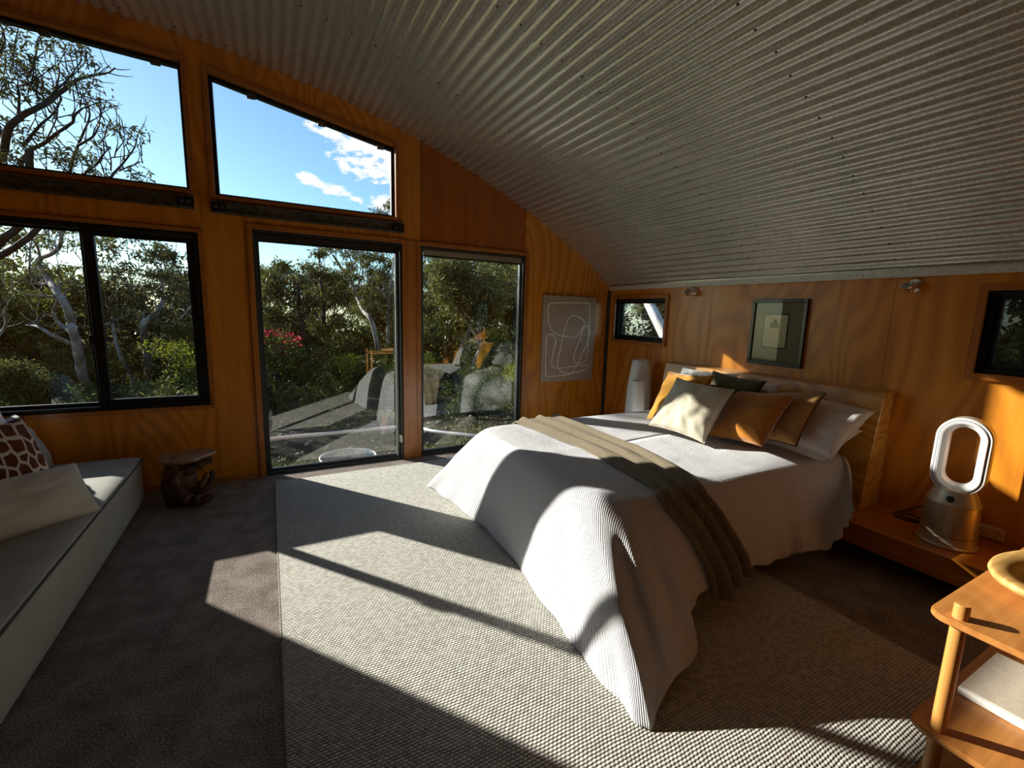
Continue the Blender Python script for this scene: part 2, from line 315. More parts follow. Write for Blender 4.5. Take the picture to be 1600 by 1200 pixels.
# ------------------------------------------------------------------ mesh helpers
def mesh_obj(name, verts, faces, mat, parent=None, smooth=False, uvs=None, sharp=None):
    me = bpy.data.meshes.new(name); me.from_pydata([tuple(v) for v in verts], [], faces)
    if uvs is not None:
        lay = me.uv_layers.new(name='UVMap')
        for lp in me.loops: lay.data[lp.index].uv = uvs[lp.vertex_index]
    if mat is not None: me.materials.append(mat)
    if smooth: me.polygons.foreach_set('use_smooth', [True]*len(me.polygons))
    me.update(); o = bpy.data.objects.new(name, me); C.objects.link(o)
    if smooth and sharp: me.set_sharp_from_angle(angle=math.radians(sharp))
    if parent: o.parent = parent
    return o
def bm_obj(name, bm, mat, parent=None, smooth=False, sharp=None, recalc=True):
    if recalc: bmesh.ops.recalc_face_normals(bm, faces=bm.faces)
    me = bpy.data.meshes.new(name); bm.to_mesh(me); bm.free()
    if mat is not None: me.materials.append(mat)
    if smooth: me.polygons.foreach_set('use_smooth', [True]*len(me.polygons))
    if smooth and sharp: me.set_sharp_from_angle(angle=math.radians(sharp))
    o = bpy.data.objects.new(name, me); C.objects.link(o)
    if parent: o.parent = parent
    return o
def box_bm(x0, x1, y0, y1, z0, z1, bevel=0.0, seg=1, bm=None):
    b2 = bmesh.new(); r = bmesh.ops.create_cube(b2, size=1.0)
    for v in b2.verts:
        v.co = Vector(((x0+x1)/2 + v.co.x*(x1-x0), (y0+y1)/2 + v.co.y*(y1-y0), (z0+z1)/2 + v.co.z*(z1-z0)))
    if bevel: bmesh.ops.bevel(b2, geom=list(b2.edges), offset=bevel, segments=seg, affect='EDGES', profile=0.5)
    if bm is None: return b2
    join(bm, b2); return bm
def join(bm, b2):
    vm = [bm.verts.new(v.co) for v in b2.verts]; b2.verts.index_update()
    for f in b2.faces:
        try: bm.faces.new([vm[v.index] for v in f.verts])
        except ValueError: pass
    b2.free()
def box(name, x0, x1, y0, y1, z0, z1, mat, parent=None, bevel=0.0, seg=1):
    return bm_obj(name, box_bm(x0, x1, y0, y1, z0, z1, bevel, seg), mat, parent, smooth=seg > 1, sharp=40)
def prism_bm(poly, a0, a1, axis='y', bm=None, bevel=0.0):
    """poly: list of 2D points; axis y -> poly is (x,z); axis x -> (y,z); axis z -> (x,y)"""
    bm = bm or bmesh.new(); f3 = {'y': lambda p, a: (p[0], a, p[1]), 'x': lambda p, a: (a, p[0], p[1]), 'z': lambda p, a: (p[0], p[1], a)}[axis]
    A = [bm.verts.new(f3(p, a0)) for p in poly]; B = [bm.verts.new(f3(p, a1)) for p in poly]; n = len(poly)
    bm.faces.new(A); bm.faces.new(B[::-1])
    for i in range(n): bm.faces.new((A[i], A[(i+1) % n], B[(i+1) % n], B[i]))
    if bevel: bmesh.ops.recalc_face_normals(bm, faces=bm.faces); bmesh.ops.bevel(bm, geom=list(bm.edges), offset=bevel, segments=1, affect='EDGES')
    return bm
def prism(name, poly, a0, a1, mat, parent=None, axis='y', bevel=0.0):
    return bm_obj(name, prism_bm(poly, a0, a1, axis, bevel=bevel), mat, parent)
def tube_data(pts, rad, seg=8, closed=False, cap=True, V=None, F=None):
    V = [] if V is None else V; F = [] if F is None else F
    pts = [Vector(p) for p in pts]; n = len(pts); base = len(V)
    rad = rad if isinstance(rad, (list, tuple)) else [rad]*n
    prev = None
    for i, p in enumerate(pts):
        if closed: t = pts[(i+1) % n]-pts[(i-1) % n]
        else: t = pts[min(i+1, n-1)]-pts[max(i-1, 0)]
        t = t.normalized() if t.length > 1e-9 else Vector((0, 0, 1))
        if prev is None:
            a = Vector((0, 0, 1)) if abs(t.z) < 0.9 else Vector((1, 0, 0)); u = t.cross(a).normalized()
        else:
            u = (prev - t*prev.dot(t)); u = u.normalized() if u.length > 1e-6 else t.orthogonal().normalized()
        prev = u; w = t.cross(u)
        for k in range(seg):
            a = 2*math.pi*k/seg; V.append(p + (u*math.cos(a)+w*math.sin(a))*rad[i])
    m = n if closed else n-1
    for i in range(m):
        for k in range(seg):
            a = base+i*seg; b = base+((i+1) % n)*seg; F.append((a+k, a+(k+1) % seg, b+(k+1) % seg, b+k))
    if cap and not closed:
        F.append(tuple(base+k for k in range(seg))[::-1]); F.append(tuple(base+(n-1)*seg+k for k in range(seg)))
    return V, F
def tube(name, pts, rad, mat, parent=None, seg=8, closed=False):
    V, F = tube_data(pts, rad, seg, closed); return mesh_obj(name, V, F, mat, parent, smooth=True, sharp=50)
def smooth_pts(pts, n=8, closed=False):
    P = [Vector(p) for p in pts]; m = len(P); o = []
    for i in range(m if closed else m-1):
        p0, p1, p2, p3 = (P[(i-1) % m], P[i], P[(i+1) % m], P[(i+2) % m]) if closed else (P[max(i-1, 0)], P[i], P[i+1], P[min(i+2, m-1)])
        for k in range(n):
            t = k/n; o.append(0.5*((2*p1)+(p2-p0)*t+(2*p0-5*p1+4*p2-p3)*t*t+(3*p1-p0-3*p2+p3)*t**3))
    if not closed: o.append(P[-1])
    return o
def lathe_data(prof, seg=32, c=(0, 0, 0), V=None, F=None, sx=1.0, sy=1.0):
    V = [] if V is None else V; F = [] if F is None else F; b = len(V); n = len(prof)
    for r, z in prof:
        for k in range(seg):
            a = 2*math.pi*k/seg; V.append(Vector((c[0]+r*math.cos(a)*sx, c[1]+r*math.sin(a)*sy, c[2]+z)))
    for i in range(n-1):
        for k in range(seg):
            F.append((b+i*seg+k, b+i*seg+(k+1) % seg, b+(i+1)*seg+(k+1) % seg, b+(i+1)*seg+k))
    F.append(tuple(b+k for k in range(seg))[::-1]); F.append(tuple(b+(n-1)*seg+k for k in range(seg)))
    return V, F
def lathe(name, prof, mat, parent=None, seg=32, c=(0, 0, 0), sharp=35, sx=1.0, sy=1.0):
    V, F = lathe_data(prof, seg, c, sx=sx, sy=sy); return mesh_obj(name, V, F, mat, parent, smooth=True, sharp=sharp)
def thing(name, label, cat, loc=(0, 0, 0), group=None):
    o = bpy.data.objects.new(name, None); C.objects.link(o); o.location = loc; o.empty_display_size = 0.1
    o['label'] = label; o['category'] = cat
    if group: o['group'] = group
    return o
def tag(o, label, cat, group=None):
    o['label'] = label; o['category'] = cat
    if group: o['group'] = group
    return o
def settle(root):
    """children were modelled in world coordinates: keep them there under a root that stands elsewhere"""
    for c in root.children: c.matrix_parent_inverse = Matrix.Translation(root.location).inverted()
def struct(o): o['kind'] = 'structure'; return o
def sempty(name, loc=(0, 0, 0)):
    o = bpy.data.objects.new(name, None); C.objects.link(o); o.location = loc; o['kind'] = 'structure'; o.empty_display_size = 0.1; return o
# ------------------------------------------------------------------ the room shell
YW, XW = 4.407, 3.709                                          # inner faces: window wall, head wall
ACX, ACZ, AR = -1.3307, -5.086, 8.575                          # the ceiling is a circular vault along y
XL, YB = -2.12, -2.3
def arc(x, off=0.0): return ACZ + math.sqrt((AR+off)**2 - (x-ACX)**2)
def arc_pts(x0, x1, off=0.06, n=14): return [(x0+(x1-x0)*i/n, arc(x0+(x1-x0)*i/n, off)) for i in range(n+1)]
floor_o = struct(box('floor', XL-0.1, XW+0.12, YB-0.1, YW+0.13, -0.12, 0.0, M['carpet']))

# window wall: a core of pieces, faced with separate plywood sheets
wall_w = sempty('wall_back', (0.8, YW+0.06, 0))
T1L, T1R = -1.87, -0.478                                       # first upper window
def t1top(x): return 3.36 - 0.040*(x+1.87)                     # raked heads
def t2top(x): return 3.275 - 0.1905*(x+0.315)
pieces = [
    ('ply', [(XL, 0), (-1.90, 0), (-1.90, 3.30), (XL, 3.30)]),
    ('ply', [(-1.90, 0), (-0.425, 0), (-0.425, 0.652), (-1.90, 0.652)]),
    ('ply_pale', [(-0.425, 0), (-0.122, 0), (-0.122, 2.222), (-0.425, 2.222)]),
    ('ply', [(-1.90, 2.085), (-0.425, 2.085), (-0.425, 2.36), (-1.90, 2.36)]),
    ('ply', [(-0.425, 2.222), (-0.35, 2.222), (-0.35, 2.36), (-0.425, 2.36)]),
    ('ply', [(-0.122, 2.16), (1.16, 2.16), (1.16, 2.34), (-0.35, 2.34), (-0.35, 2.222), (-0.122, 2.222)]),
    ('ply', [(1.16, 0), (1.29, 0), (1.29, 2.158), (1.16, 2.158)]),
    ('ply_pale', [(1.125, 2.34), (1.16, 2.34), (1.16, 2.158), (1.338, 2.158)] + arc_pts(1.338, 1.125, n=4)),
    ('ply_red', [(1.34, 2.158), (2.494, 2.158)] + arc_pts(2.494, 1.34)),
    ('ply', [(2.53, 0), (XW+0.1, 0)] + arc_pts(XW+0.1, 2.496) + [(2.496, 2.158), (2.53, 2.158)]),
    ('ply', [(-0.455, 2.36), (-0.345, 2.36)] + arc_pts(-0.345, -0.455, n=3)),
    ('ply', [(XL, 3.30), (-1.90, 3.30), (-1.90, t1top(-1.90)), (-0.455, t1top(-0.455))] + arc_pts(-0.455, XL)),
    ('ply', [(-0.345, t2top(-0.345)), (1.125, t2top(1.125))] + arc_pts(1.125, -0.345)),
]
for matn, poly in pieces:
    core = prism('wall_core', poly, YW+0.014, YW+0.125, M['ply_red'], wall_w)
    g = 0.0012                                                 # hairline joint between sheets
    cx_ = sum(p[0] for p in poly)/len(poly); cz_ = sum(p[1] for p in poly)/len(poly)
    pl_ = [(p[0] + (g if p[0] < cx_ else -g), p[1] + (g if p[1] < cz_ else -g)) for p in poly]
    prism('plywood_sheet', pl_, YW, YW+0.014, M[matn], wall_w)
settle(wall_w)
# post between the two doors stands a little proud
wp = struct(box('trim_3', 1.172, 1.288, YW-0.018, YW-0.0005, 0.0, 2.155, M['casing'], None, 0.002))
# square timber casings round each opening
def casing(parent, x0, x1, z0, z1, w=0.045, d=0.022, sill=True, dep=0.0):
    y0 = YW-d
    box('casing_jamb', x0-w, x0, y0, YW+0.06, z0, z1, M['casing'], parent, 0.0015)
    box('casing_jamb', x1, x1+w, y0, YW+0.06, z0, z1, M['casing'], parent, 0.0015)
    box('casing_head', x0-w, x1+w, y0, YW+0.06, z1, z1+w*0.9, M['casing_h'], parent, 0.0015)
    if sill: box('window_sill', x0-w, x1+w, y0-0.012, YW+0.06, z0-0.03, z0, M['casing_h'], parent, 0.0015)
def quad_frame(name, P, w, y0, y1, mat, parent):
    """one mitred member for each side of a quadrilateral opening P (x,z), counter-clockwise"""
    n = len(P); c = Vector((sum(p[0] for p in P)/n, sum(p[1] for p in P)/n))
    ins = []
    for i in range(n):
        a, b, d = Vector(P[i-1]), Vector(P[i]), Vector(P[(i+1) % n])
        e1 = (b-a).normalized(); e2 = (d-b).normalized(); n1 = Vector((-e1.y, e1.x)); n2 = Vector((-e2.y, e2.x))
        k = w/(1+n1.dot(n2)); ins.append(b+(n1+n2)*k)
    for i in range(n):
        j = (i+1) % n
        prism(name, [P[i], P[j], tuple(ins[j]), tuple(ins[i])], y0, y1, mat, parent, bevel=0.0015)
    return [tuple(p) for p in ins]
def pane(P, y, parent): return prism('pane', P, y, y+0.005, M['glass'], parent)

# window_1: two-light slider over the daybed
w1 = sempty('window_1', (-1.16, YW+0.04, 0.68))
casing(w1, -1.865, -0.455, 0.682, 2.05, 0.034)
O = quad_frame('outer_frame', [(-1.865, 0.682), (-0.455, 0.682), (-0.455, 2.05), (-1.865, 2.05)], 0.030, YW-0.008, YW+0.10, M['black'], w1)
A = quad_frame('sliding_sash', [(-1.165, 0.708), (-0.487, 0.708), (-0.487, 2.02), (-1.165, 2.02)], 0.052, YW+0.012, YW+0.038, M['black'], w1)
pane(A, YW+0.022, w1)
B_ = quad_frame('fixed_sash', [(-1.833, 0.708), (-1.115, 0.708), (-1.115, 2.02), (-1.833, 2.02)], 0.030, YW+0.046, YW+0.072, M['black'], w1)
pane(B_, YW+0.056, w1)
box('meeting_stile', -1.150, -1.085, YW+0.0, YW+0.044, 0.715, 2.015, M['black'], w1, 0.003)
box('latch', -1.172, -1.150, YW-0.012, YW+0.01, 1.18, 1.25, M['black'], w1, 0.003)
box('blind_roll', -1.83, -0.49, YW-0.016, YW+0.04, 2.005, 2.048, M['black'], w1, 0.012, 2)
settle(w1)
# raked upper windows, window_2 and window_3, with a steel channel and bolted cleats below each
def upper(name, P, bx0, bx1, clips, jamb_r):
    w = sempty(name, (P[0][0]*0.5+P[1][0]*0.5, YW+0.05, P[0][1]))
    quad_frame('timber_casing', P, 0.032, YW-0.024, YW+0.05, M['casing_h'], w)
    Q = []
    n = 4; c = None
    for i in range(n):
        a, b, d = Vector(P[i-1]), Vector(P[i]), Vector(P[(i+1) % n]); e1 = (b-a).normalized(); e2 = (d-b).normalized()
        n1 = Vector((-e1.y, e1.x)); n2 = Vector((-e2.y, e2.x)); Q.append(tuple(b+(n1+n2)*(0.028/(1+n1.dot(n2)))))
    R_ = quad_frame('outer_frame', Q, 0.030, YW+0.045, YW+0.105, M['black'], w)
    pane([(p[0], p[1]) for p in R_], YW+0.07, w)
    for t in clips:
        x = R_[3][0]*(1-t)+R_[2][0]*t; z = R_[3][1]*(1-t)+R_[2][1]*t
        box('glazing_clip', x-0.03, x+0.03, YW+0.028, YW+0.062, z-0.030, z+0.006, M['steel_dark'], w, 0.002)
    settle(w); return w
upper('window_2', [(-1.875, 2.335), (-0.450, 2.335), (-0.450, t1top(-0.45)), (-1.875, t1top(-1.875))], 0, 0, (0.45, 0.90), True)
upper('window_3', [(-0.352, 2.318), (1.128, 2.318), (1.128, t2top(1.128)), (-0.352, t2top(-0.352))], 0, 0, (0.19, 0.57, 0.93), True)
def channel(x0, x1, z0, z1, n):
    t = sempty('trim_%d' % n, ((x0+x1)/2, YW, z0))
    bm = box_bm(x0, x1, YW-0.020, YW-0.0008, z0, z1); box_bm(x0, x1, YW-0.048, YW-0.020, z0, z0+0.012, bm=bm); box_bm(x0, x1, YW-0.048, YW-0.020, z1-0.012, z1, bm=bm)
    bm_obj('steel_channel', bm, M['steel_dark'], t)
    ends = [x for x in (x0, x1) if x > -1.8]
    for xe in ends:
        s = 1 if xe == x0 else -1
        cl = box('end_cleat', min(xe, xe+s*0.10), max(xe, xe+s*0.10), YW-0.054, YW-0.021, z0+0.013, z1-0.013, M['black'], t)
        for bx_ in (0.032, 0.072):
            V, F = lathe_data([(0.011, 0), (0.011, 0.008), (0.006, 0.010)], 6)
            V = [Vector((xe+s*bx_+v.x, YW-0.054-v.z, (z0+z1)/2+v.y)) for v in V]
            mesh_obj('bolt', V, F, M['steel_dark'], cl)
    settle(t)
channel(-1.9, -0.462, 2.222, 2.318, 4)
channel(-0.350, 1.160, 2.212, 2.302, 5)
# glazed doors
def door(n, x0, x1, zt, blind, right_stile):
    d = sempty('door_%d' % n, ((x0+x1)/2, YW+0.05, 0))
    casing(d, x0, x1, 0.001, zt, 0.042, sill=False)
    P = [(x0, 0.004), (x1, 0.004), (x1, zt), (x0, zt)]
    O = quad_frame('outer_frame', P, 0.020, YW+0.004, YW+0.11, M['charcoal'], d)
    A = quad_frame('sash', [(x0+0.016, 0.018), (x1-0.016, 0.018), (x1-0.016, zt-0.016), (x0+0.016, zt-0.016)], 0.028, YW+0.046, YW+0.080, M['charcoal'], d)
    pane(A, YW+0.060, d)
    box('guide_channel', x1-0.062, x1-0.046, YW+0.006, YW+0.044, 0.03, zt-0.05, M['greyal'], d, 0.002)
    box('threshold', x0, x1, YW+0.002, YW+0.044, 0.0, 0.012, M['charcoal'], d)
    rb = tube('blind_roll', [(x0+0.03, YW+0.030, zt-0.038), (x1-0.03, YW+0.030, zt-0.038)], 0.022, M[blind], d, 14)
    box('blind_drop', x0+0.035, x1-0.035, YW+0.006, YW+0.011, zt-0.084, zt-0.038, M[blind], d)
    box('blind_rail', x0+0.035, x1-0.035, YW+0.003, YW+0.013, zt-0.098, zt-0.084, M['black'], d, 0.002)
    settle(d); return d
d1 = door(1, -0.085, 1.150, 2.122, 'blind_dark', True)
lk = box('floor_latch', 1.120, 1.140, YW-0.002, YW+0.030, 0.17, 0.24, M['galv'], d1, 0.002); settle(d1)
door(2, 1.330, 2.504, 2.118, 'blind', True)

# head wall with two small windows
wall_h = sempty('wall_right', (XW+0.06, 1.2, 0))
def hcore(y0, y1, z0, z1, m='ply'):
    box('wall_core', XW+0.014, XW+0.12, y0, y1, z0, z1, M['ply_red'], wall_h)
WA = (3.485, 4.265, 1.225, 1.700); WB = (0.25, 1.045, 1.225, 1.705)
for y0, y1, z0, z1 in ((YB, YW, 0, 1.225), (YB, YW, 1.705, 1.83), (YB, WB[0], 1.225, 1.705), (WB[1], WA[0], 1.225, 1.705), (WA[1], YW, 1.225, 1.705)): hcore(y0, y1, z0, z1)
def sheet(y0, y1, hole=None, m='ply'):
    g = 0.0012; y0 += g; y1 -= g
    bm = bmesh.new()
    if hole:
        a, b, c, d = hole
        for q in ((y0, y1, 0, c), (y0, y1, d, 1.83), (y0, a, c, d), (b, y1, c, d)):
            if q[1]-q[0] > 0.002: box_bm(XW, XW+0.014, *q, bm=bm)
    else: box_bm(XW, XW+0.014, y0, y1, 0, 1.83, bm=bm)
    bm_obj('plywood_sheet', bm, M[m], wall_h)
sheet(2.93, YW, WA); sheet(1.50, 2.93); sheet(0.2, 1.50, WB); sheet(-1.0, 0.2); sheet(YB, -1.0)
settle(wall_h)
def small_window(n, W_):
    y0, y1, z0, z1 = W_; w = sempty('window_%d' % n, (XW+0.05, (y0+y1)/2, z0)); x0 = XW-0.02; cw = 0.04
    box('casing_jamb', x0, XW+0.06, y0-cw, y0, z0-cw, z1+cw, M['casing'], w, 0.0015)
    box('casing_jamb', x0, XW+0.06, y1, y1+cw, z0-cw, z1+cw, M['casing'], w, 0.0015)
    box('casing_head', x0, XW+0.06, y0, y1, z1, z1+cw, M['casing_y'], w, 0.0015)
    box('window_sill', x0-0.006, XW+0.06, y0, y1, z0-cw, z0, M['casing_y'], w, 0.0015)
    f = 0.028
    for nm, a, b, c, d in (('outer_frame', y0, y1, z0, z0+f), ('outer_frame', y0, y1, z1-f, z1), ('outer_frame', y0, y0+f, z0+f, z1-f), ('outer_frame', y1-f, y1, z0+f, z1-f)):
        box(nm, XW+0.03, XW+0.11, a, b, c, d, M['charcoal'] if n == 4 else M['black'], w, 0.0015)
    y0 += f; y1 -= f; z0 += f; z1 -= f; f = 0.024
    for a, b, c, d in ((y0, y1, z0, z0+f), (y0, y1, z1-f, z1), (y0, y0+f, z0+f, z1-f), (y1-f, y1, z0+f, z1-f)):
        box('sash', XW+0.055, XW+0.09, a, b, c, d, M['black'], w, 0.0015)
    box('pane', XW+0.070, XW+0.075, y0+f, y1-f, z0+f, z1-f, M['glass'], w)
    if n == 5: box('insect_screen', XW+0.060, XW+0.0608, y0+f, y1-f, z0+f, z1-f, M['screen_mesh'], w)
    settle(w)
small_window(4, WA); small_window(5, WB)
# steel angles: along the head wall under the vault, and up the corner
tr1 = sempty('trim_1', (XW-0.01, 1.2, 1.8))
bm = box_bm(XW-0.030, XW-0.0008, YB, YW-0.035, 1.806, 1.846); box_bm(XW-0.034, XW-0.030, YB, YW-0.035, 1.802, 1.850, bm=bm)
bm_obj('steel_angle', bm, M['galv'], tr1)
V, F = [], []
for i in range(16):
    lathe_data([(0.004, 0), (0.004, 0.002)], 6, (0, 0, 0), V, F)
    for k in range(12): v = V[-12+k]; V[-12+k] = Vector((XW-0.034-v.z, -2.0+i*0.41+v.y, 1.825+v.x))
s_ = mesh_obj('screw_heads', V, F, M['screw'], tr1); s_['kind'] = 'stuff'; settle(tr1)
bm = box_bm(XW-0.030, XW-0.0008, YW-0.006, YW-0.0008, 0.0, 1.80); box_bm(XW-0.006, XW-0.0008, YW-0.034, YW-0.006, 0.0, 1.80, bm=bm)
struct(bm_obj('trim_2', bm, M['steel_dark']))
struct(box('baseboard_back', -0.425+0.0, -0.132, YW-0.012, YW-0.0008, 0.0, 0.04, M['casing_h']))
struct(box('baseboard_left', -1.9, -0.43, YW-0.012, YW-0.0008, 0.0, 0.04, M['casing_h']))
# the walls behind the camera and beyond the daybed (seen only as reflections)
wl = struct(prism('wall_left', [(YB, 0), (YW+0.1, 0), (YW+0.1, 3.52), (YB, 3.52)], XL-0.1, XL, M['ply'], axis='x'))
wf = struct(prism('wall_front', [(XL, 0), (XW+0.1, 0)] + arc_pts(XW+0.1, XL), YB-0.12, YB, M['ply']))

# the vaulted ceiling of corrugated sheets, 76 mm pitch
def ceiling():
    root = sempty('ceiling', (0.8, 1.0, 3.3))
    a0 = math.atan2(XL-0.06-ACX, math.sqrt(AR**2-(XL-0.06-ACX)**2)); a1 = math.asin((XW-0.002-ACX)/AR)
    pitch = 0.0762/AR; seg = 10; n_all = int((a1-a0)/pitch); sheet_c = 10
    k = 0; a = a1
    while a > a0:
        b = max(a-sheet_c*pitch, a0-pitch); V = []; F = []; n = int(round((a-b)/pitch*seg))
        for i in range(-3, n+1):
            t = a-(a-b)*i/n; ph = (a1-t)/pitch*2*math.pi
            # rounded troughs; laps overlap by a third of a rib
            r = AR + 0.0125*math.cos(ph) + 0.004 + (0.0012 if i < 0 else 0.0)
            x = ACX+r*math.sin(t); z = ACZ+r*math.cos(t)
            if x > XW-0.001: x = XW-0.001
            V.append((x, YB-0.02, z)); V.append((x, YW+0.010, z))
        m = len(V)//2
        for i in range(m-1): F.append((2*i, 2*i+1, 2*i+3, 2*i+2))
        mesh_obj('roof_sheet', V, F, M['corr'], root, smooth=True)
        a = b; k += 1
    # screw heads in rows across the sheets
    V, F = [], []
    for y in (4.28, 3.37, 2.43, 1.49, 0.55, -0.4, -1.3):
        j = 0; t = a1-pitch*1.5
        while t > a0:
            r = AR-0.0060; c = Vector((ACX+r*math.sin(t), y+rnd.uniform(-0.01, 0.01), ACZ+r*math.cos(t))); nrm = Vector((math.sin(t), 0, math.cos(t)))
            u = Vector((math.cos(t), 0, -math.sin(t))); b = len(V)
            for h, rr in ((0.004, 0.0065), (-0.004, 0.0065), (-0.0052, 0.004)):
                for q in range(6):
                    an = q*math.pi/3; V.append(c+nrm*h+(u*math.cos(an)+Vector((0, 1, 0))*math.sin(an))*rr)
            for q in range(6):
                for lv in (0, 6): F.append((b+lv+q, b+lv+(q+1) % 6, b+lv+6+(q+1) % 6, b+lv+6+q))
            F.append(tuple(b+12+q for q in range(6)))
            t -= pitch*2; j += 1
    s = mesh_obj('screw_heads', V, F, M['screw'], root); s['kind'] = 'stuff'
    settle(root)
ceiling()
# weathertight outer skin over the vault (keeps daylight out between the ribs)
bm = prism_bm(arc_pts(XL-0.15, XW+0.12, 0.09, 24) + arc_pts(XW+0.12, XL-0.15, 0.065, 24), YB-0.2, YW+0.13)
struct(bm_obj('trim_6', bm, M['steel_dark']))
# ------------------------------------------------------------------ floor covering
def make_rug():
    x0, x1, y0, y1 = -0.018, 2.527, -0.9, 4.20
    bm = box_bm(x0, x1, y0, y1, 0.0005, 0.012, 0.004, 2)
    o = bm_obj('rug', bm, M['rug'], None, smooth=True, sharp=40)
    tag(o, 'large flat woven oatmeal wool rug lying on the carpet under the bed', 'rug')
    V, F = [], []                                              # rope-like loops along the selvedges
    for xe in (x0, x1):
        y = y0
        while y < y1:
            b = len(V); r = 0.0058
            for k in range(3):
                for q in range(6):
                    an = q*math.pi/3; rr = r*(1.0, 0.8, 0.3)[k]
                    V.append((xe+rr*math.cos(an), y+rr*math.sin(an), 0.006+(0, 0.004, 0.0075)[k]))
            for k in range(2):
                for q in range(6): F.append((b+k*6+q, b+k*6+(q+1) % 6, b+k*6+6+(q+1) % 6, b+k*6+6+q))
            F.append(tuple(b+12+q for q in range(6))); y += 0.0125
    e = mesh_obj('selvedge_loops', V, F, M['rug'], o, smooth=True); e['kind'] = 'stuff'
make_rug()

# ------------------------------------------------------------------ ledge, headboard, bed
led = thing('ledge', 'long low timber ledge running along the foot of the head wall', 'ledge', (3.45, 1.0, 0))
box('ledge_top', 3.208, XW-0.001, YB+0.02, YW-0.036, 0.105, 0.245, M['ledge'], led, 0.003)
box('plinth', 3.40, XW-0.001, YB+0.02, YW-0.036, 0.0005, 0.105, M['frame_black'], led)
settle(led)
bed = thing('bed', 'double bed with canted timber headboard under a white waffle coverlet', 'bed', (2.4, 2.36, 0))
hb = prism('headboard', [(3.452, 0.2455), (3.706, 0.2455), (3.706, 1.050), (3.574, 1.040)], 1.412, 3.300, M['bedwood'], bed, bevel=0.003)
box('base', 1.56, 3.195, 1.66, 3.08, 0.15, 0.30, M['ledge'], bed, 0.006)
for lx, ly in ((1.66, 1.76), (1.66, 2.98), (3.05, 1.70), (3.05, 2.98)):
    lathe('leg', [(0.024, 0), (0.028, 0.01), (0.032, 0.15)], M['steel_dark'], bed, 14, (lx, ly, 0.0125 if lx < 2.5 else 0.0005))
bm_obj('mattress', box_bm(1.52, 3.435, 1.61, 3.12, 0.301, 0.575, 0.05, 3), M['mattress'], bed, smooth=True, sharp=60)
settle(bed)

PI = math.pi
# coverlet: top surface, rounded edge and a flared skirt down to a hem set out round the bed
ZT = 0.612
NEAR = [ # (top x, top y), (hem x, y, z)
    ((3.415, 1.545), (2.995, 1.245, 0.388)), ((3.405, 1.550), (2.985, 1.250, 0.370)), ((3.36, 1.562), (2.975, 1.258, 0.300)), ((3.26, 1.572), (2.930, 1.285, 0.215)), ((3.10, 1.578), (2.880, 1.320, 0.150)), ((2.90, 1.578), (2.770, 1.355, 0.130)),
    ((2.66, 1.578), (2.660, 1.400, 0.132)), ((2.43, 1.578), (2.432, 1.372, 0.125)), ((2.18, 1.578), (2.171, 1.368, 0.160)), ((1.96, 1.580), (1.941, 1.335, 0.148)),
    ((1.80, 1.584), (1.790, 1.315, 0.170)), ((1.68, 1.592), (1.685, 1.280, 0.130)), ((1.60, 1.606), (1.640, 1.195, 0.045)), ((1.550, 1.625), (1.510, 1.125, 0.045)),
    ((1.515, 1.650), (1.370, 1.085, 0.070)), ((1.490, 1.685), (1.235, 1.040, 0.030)), ((1.475, 1.730), (1.145, 0.995, 0.016)), ((1.463, 1.80), (1.128, 1.130, 0.016)),
    ((1.455, 1.92), (1.144, 1.440, 0.016)), ((1.450, 2.08), (1.182, 1.767, 0.016)), ((1.450, 2.36), (1.252, 2.344, 0.016)), ((1.450, 2.70), (1.215, 2.978, 0.016)),
    ((1.455, 2.93), (1.165, 3.400, 0.016)), ((1.475, 3.06), (1.140, 3.600, 0.016)), ((1.515, 3.115), (1.260, 3.600, 0.020)), ((1.60, 3.142), (1.520, 3.440, 0.090)),
    ((1.80, 3.145), (1.80, 3.370, 0.130)), ((2.3, 3.145), (2.3, 3.350, 0.140)), ((2.9, 3.145), (2.9, 3.330, 0.150)), ((3.42, 3.140), (3.42, 3.270, 0.260))]
def poly_sample(vals, s):
    """Catmull-Rom through vals at real parameter s"""
    n = len(vals); i = min(int(s), n-2); t = s-i
    p0, p1, p2, p3 = (np.array(vals[max(i-1, 0)]), np.array(vals[i]), np.array(vals[i+1]), np.array(vals[min(i+2, n-1)]))
    return 0.5*((2*p1)+(p2-p0)*t+(2*p0-5*p1+4*p2-p3)*t*t+(3*p1-p0-3*p2+p3)*t**3)
TOPS = [a for a, b in NEAR]; HEMS = [b for a, b in NEAR]
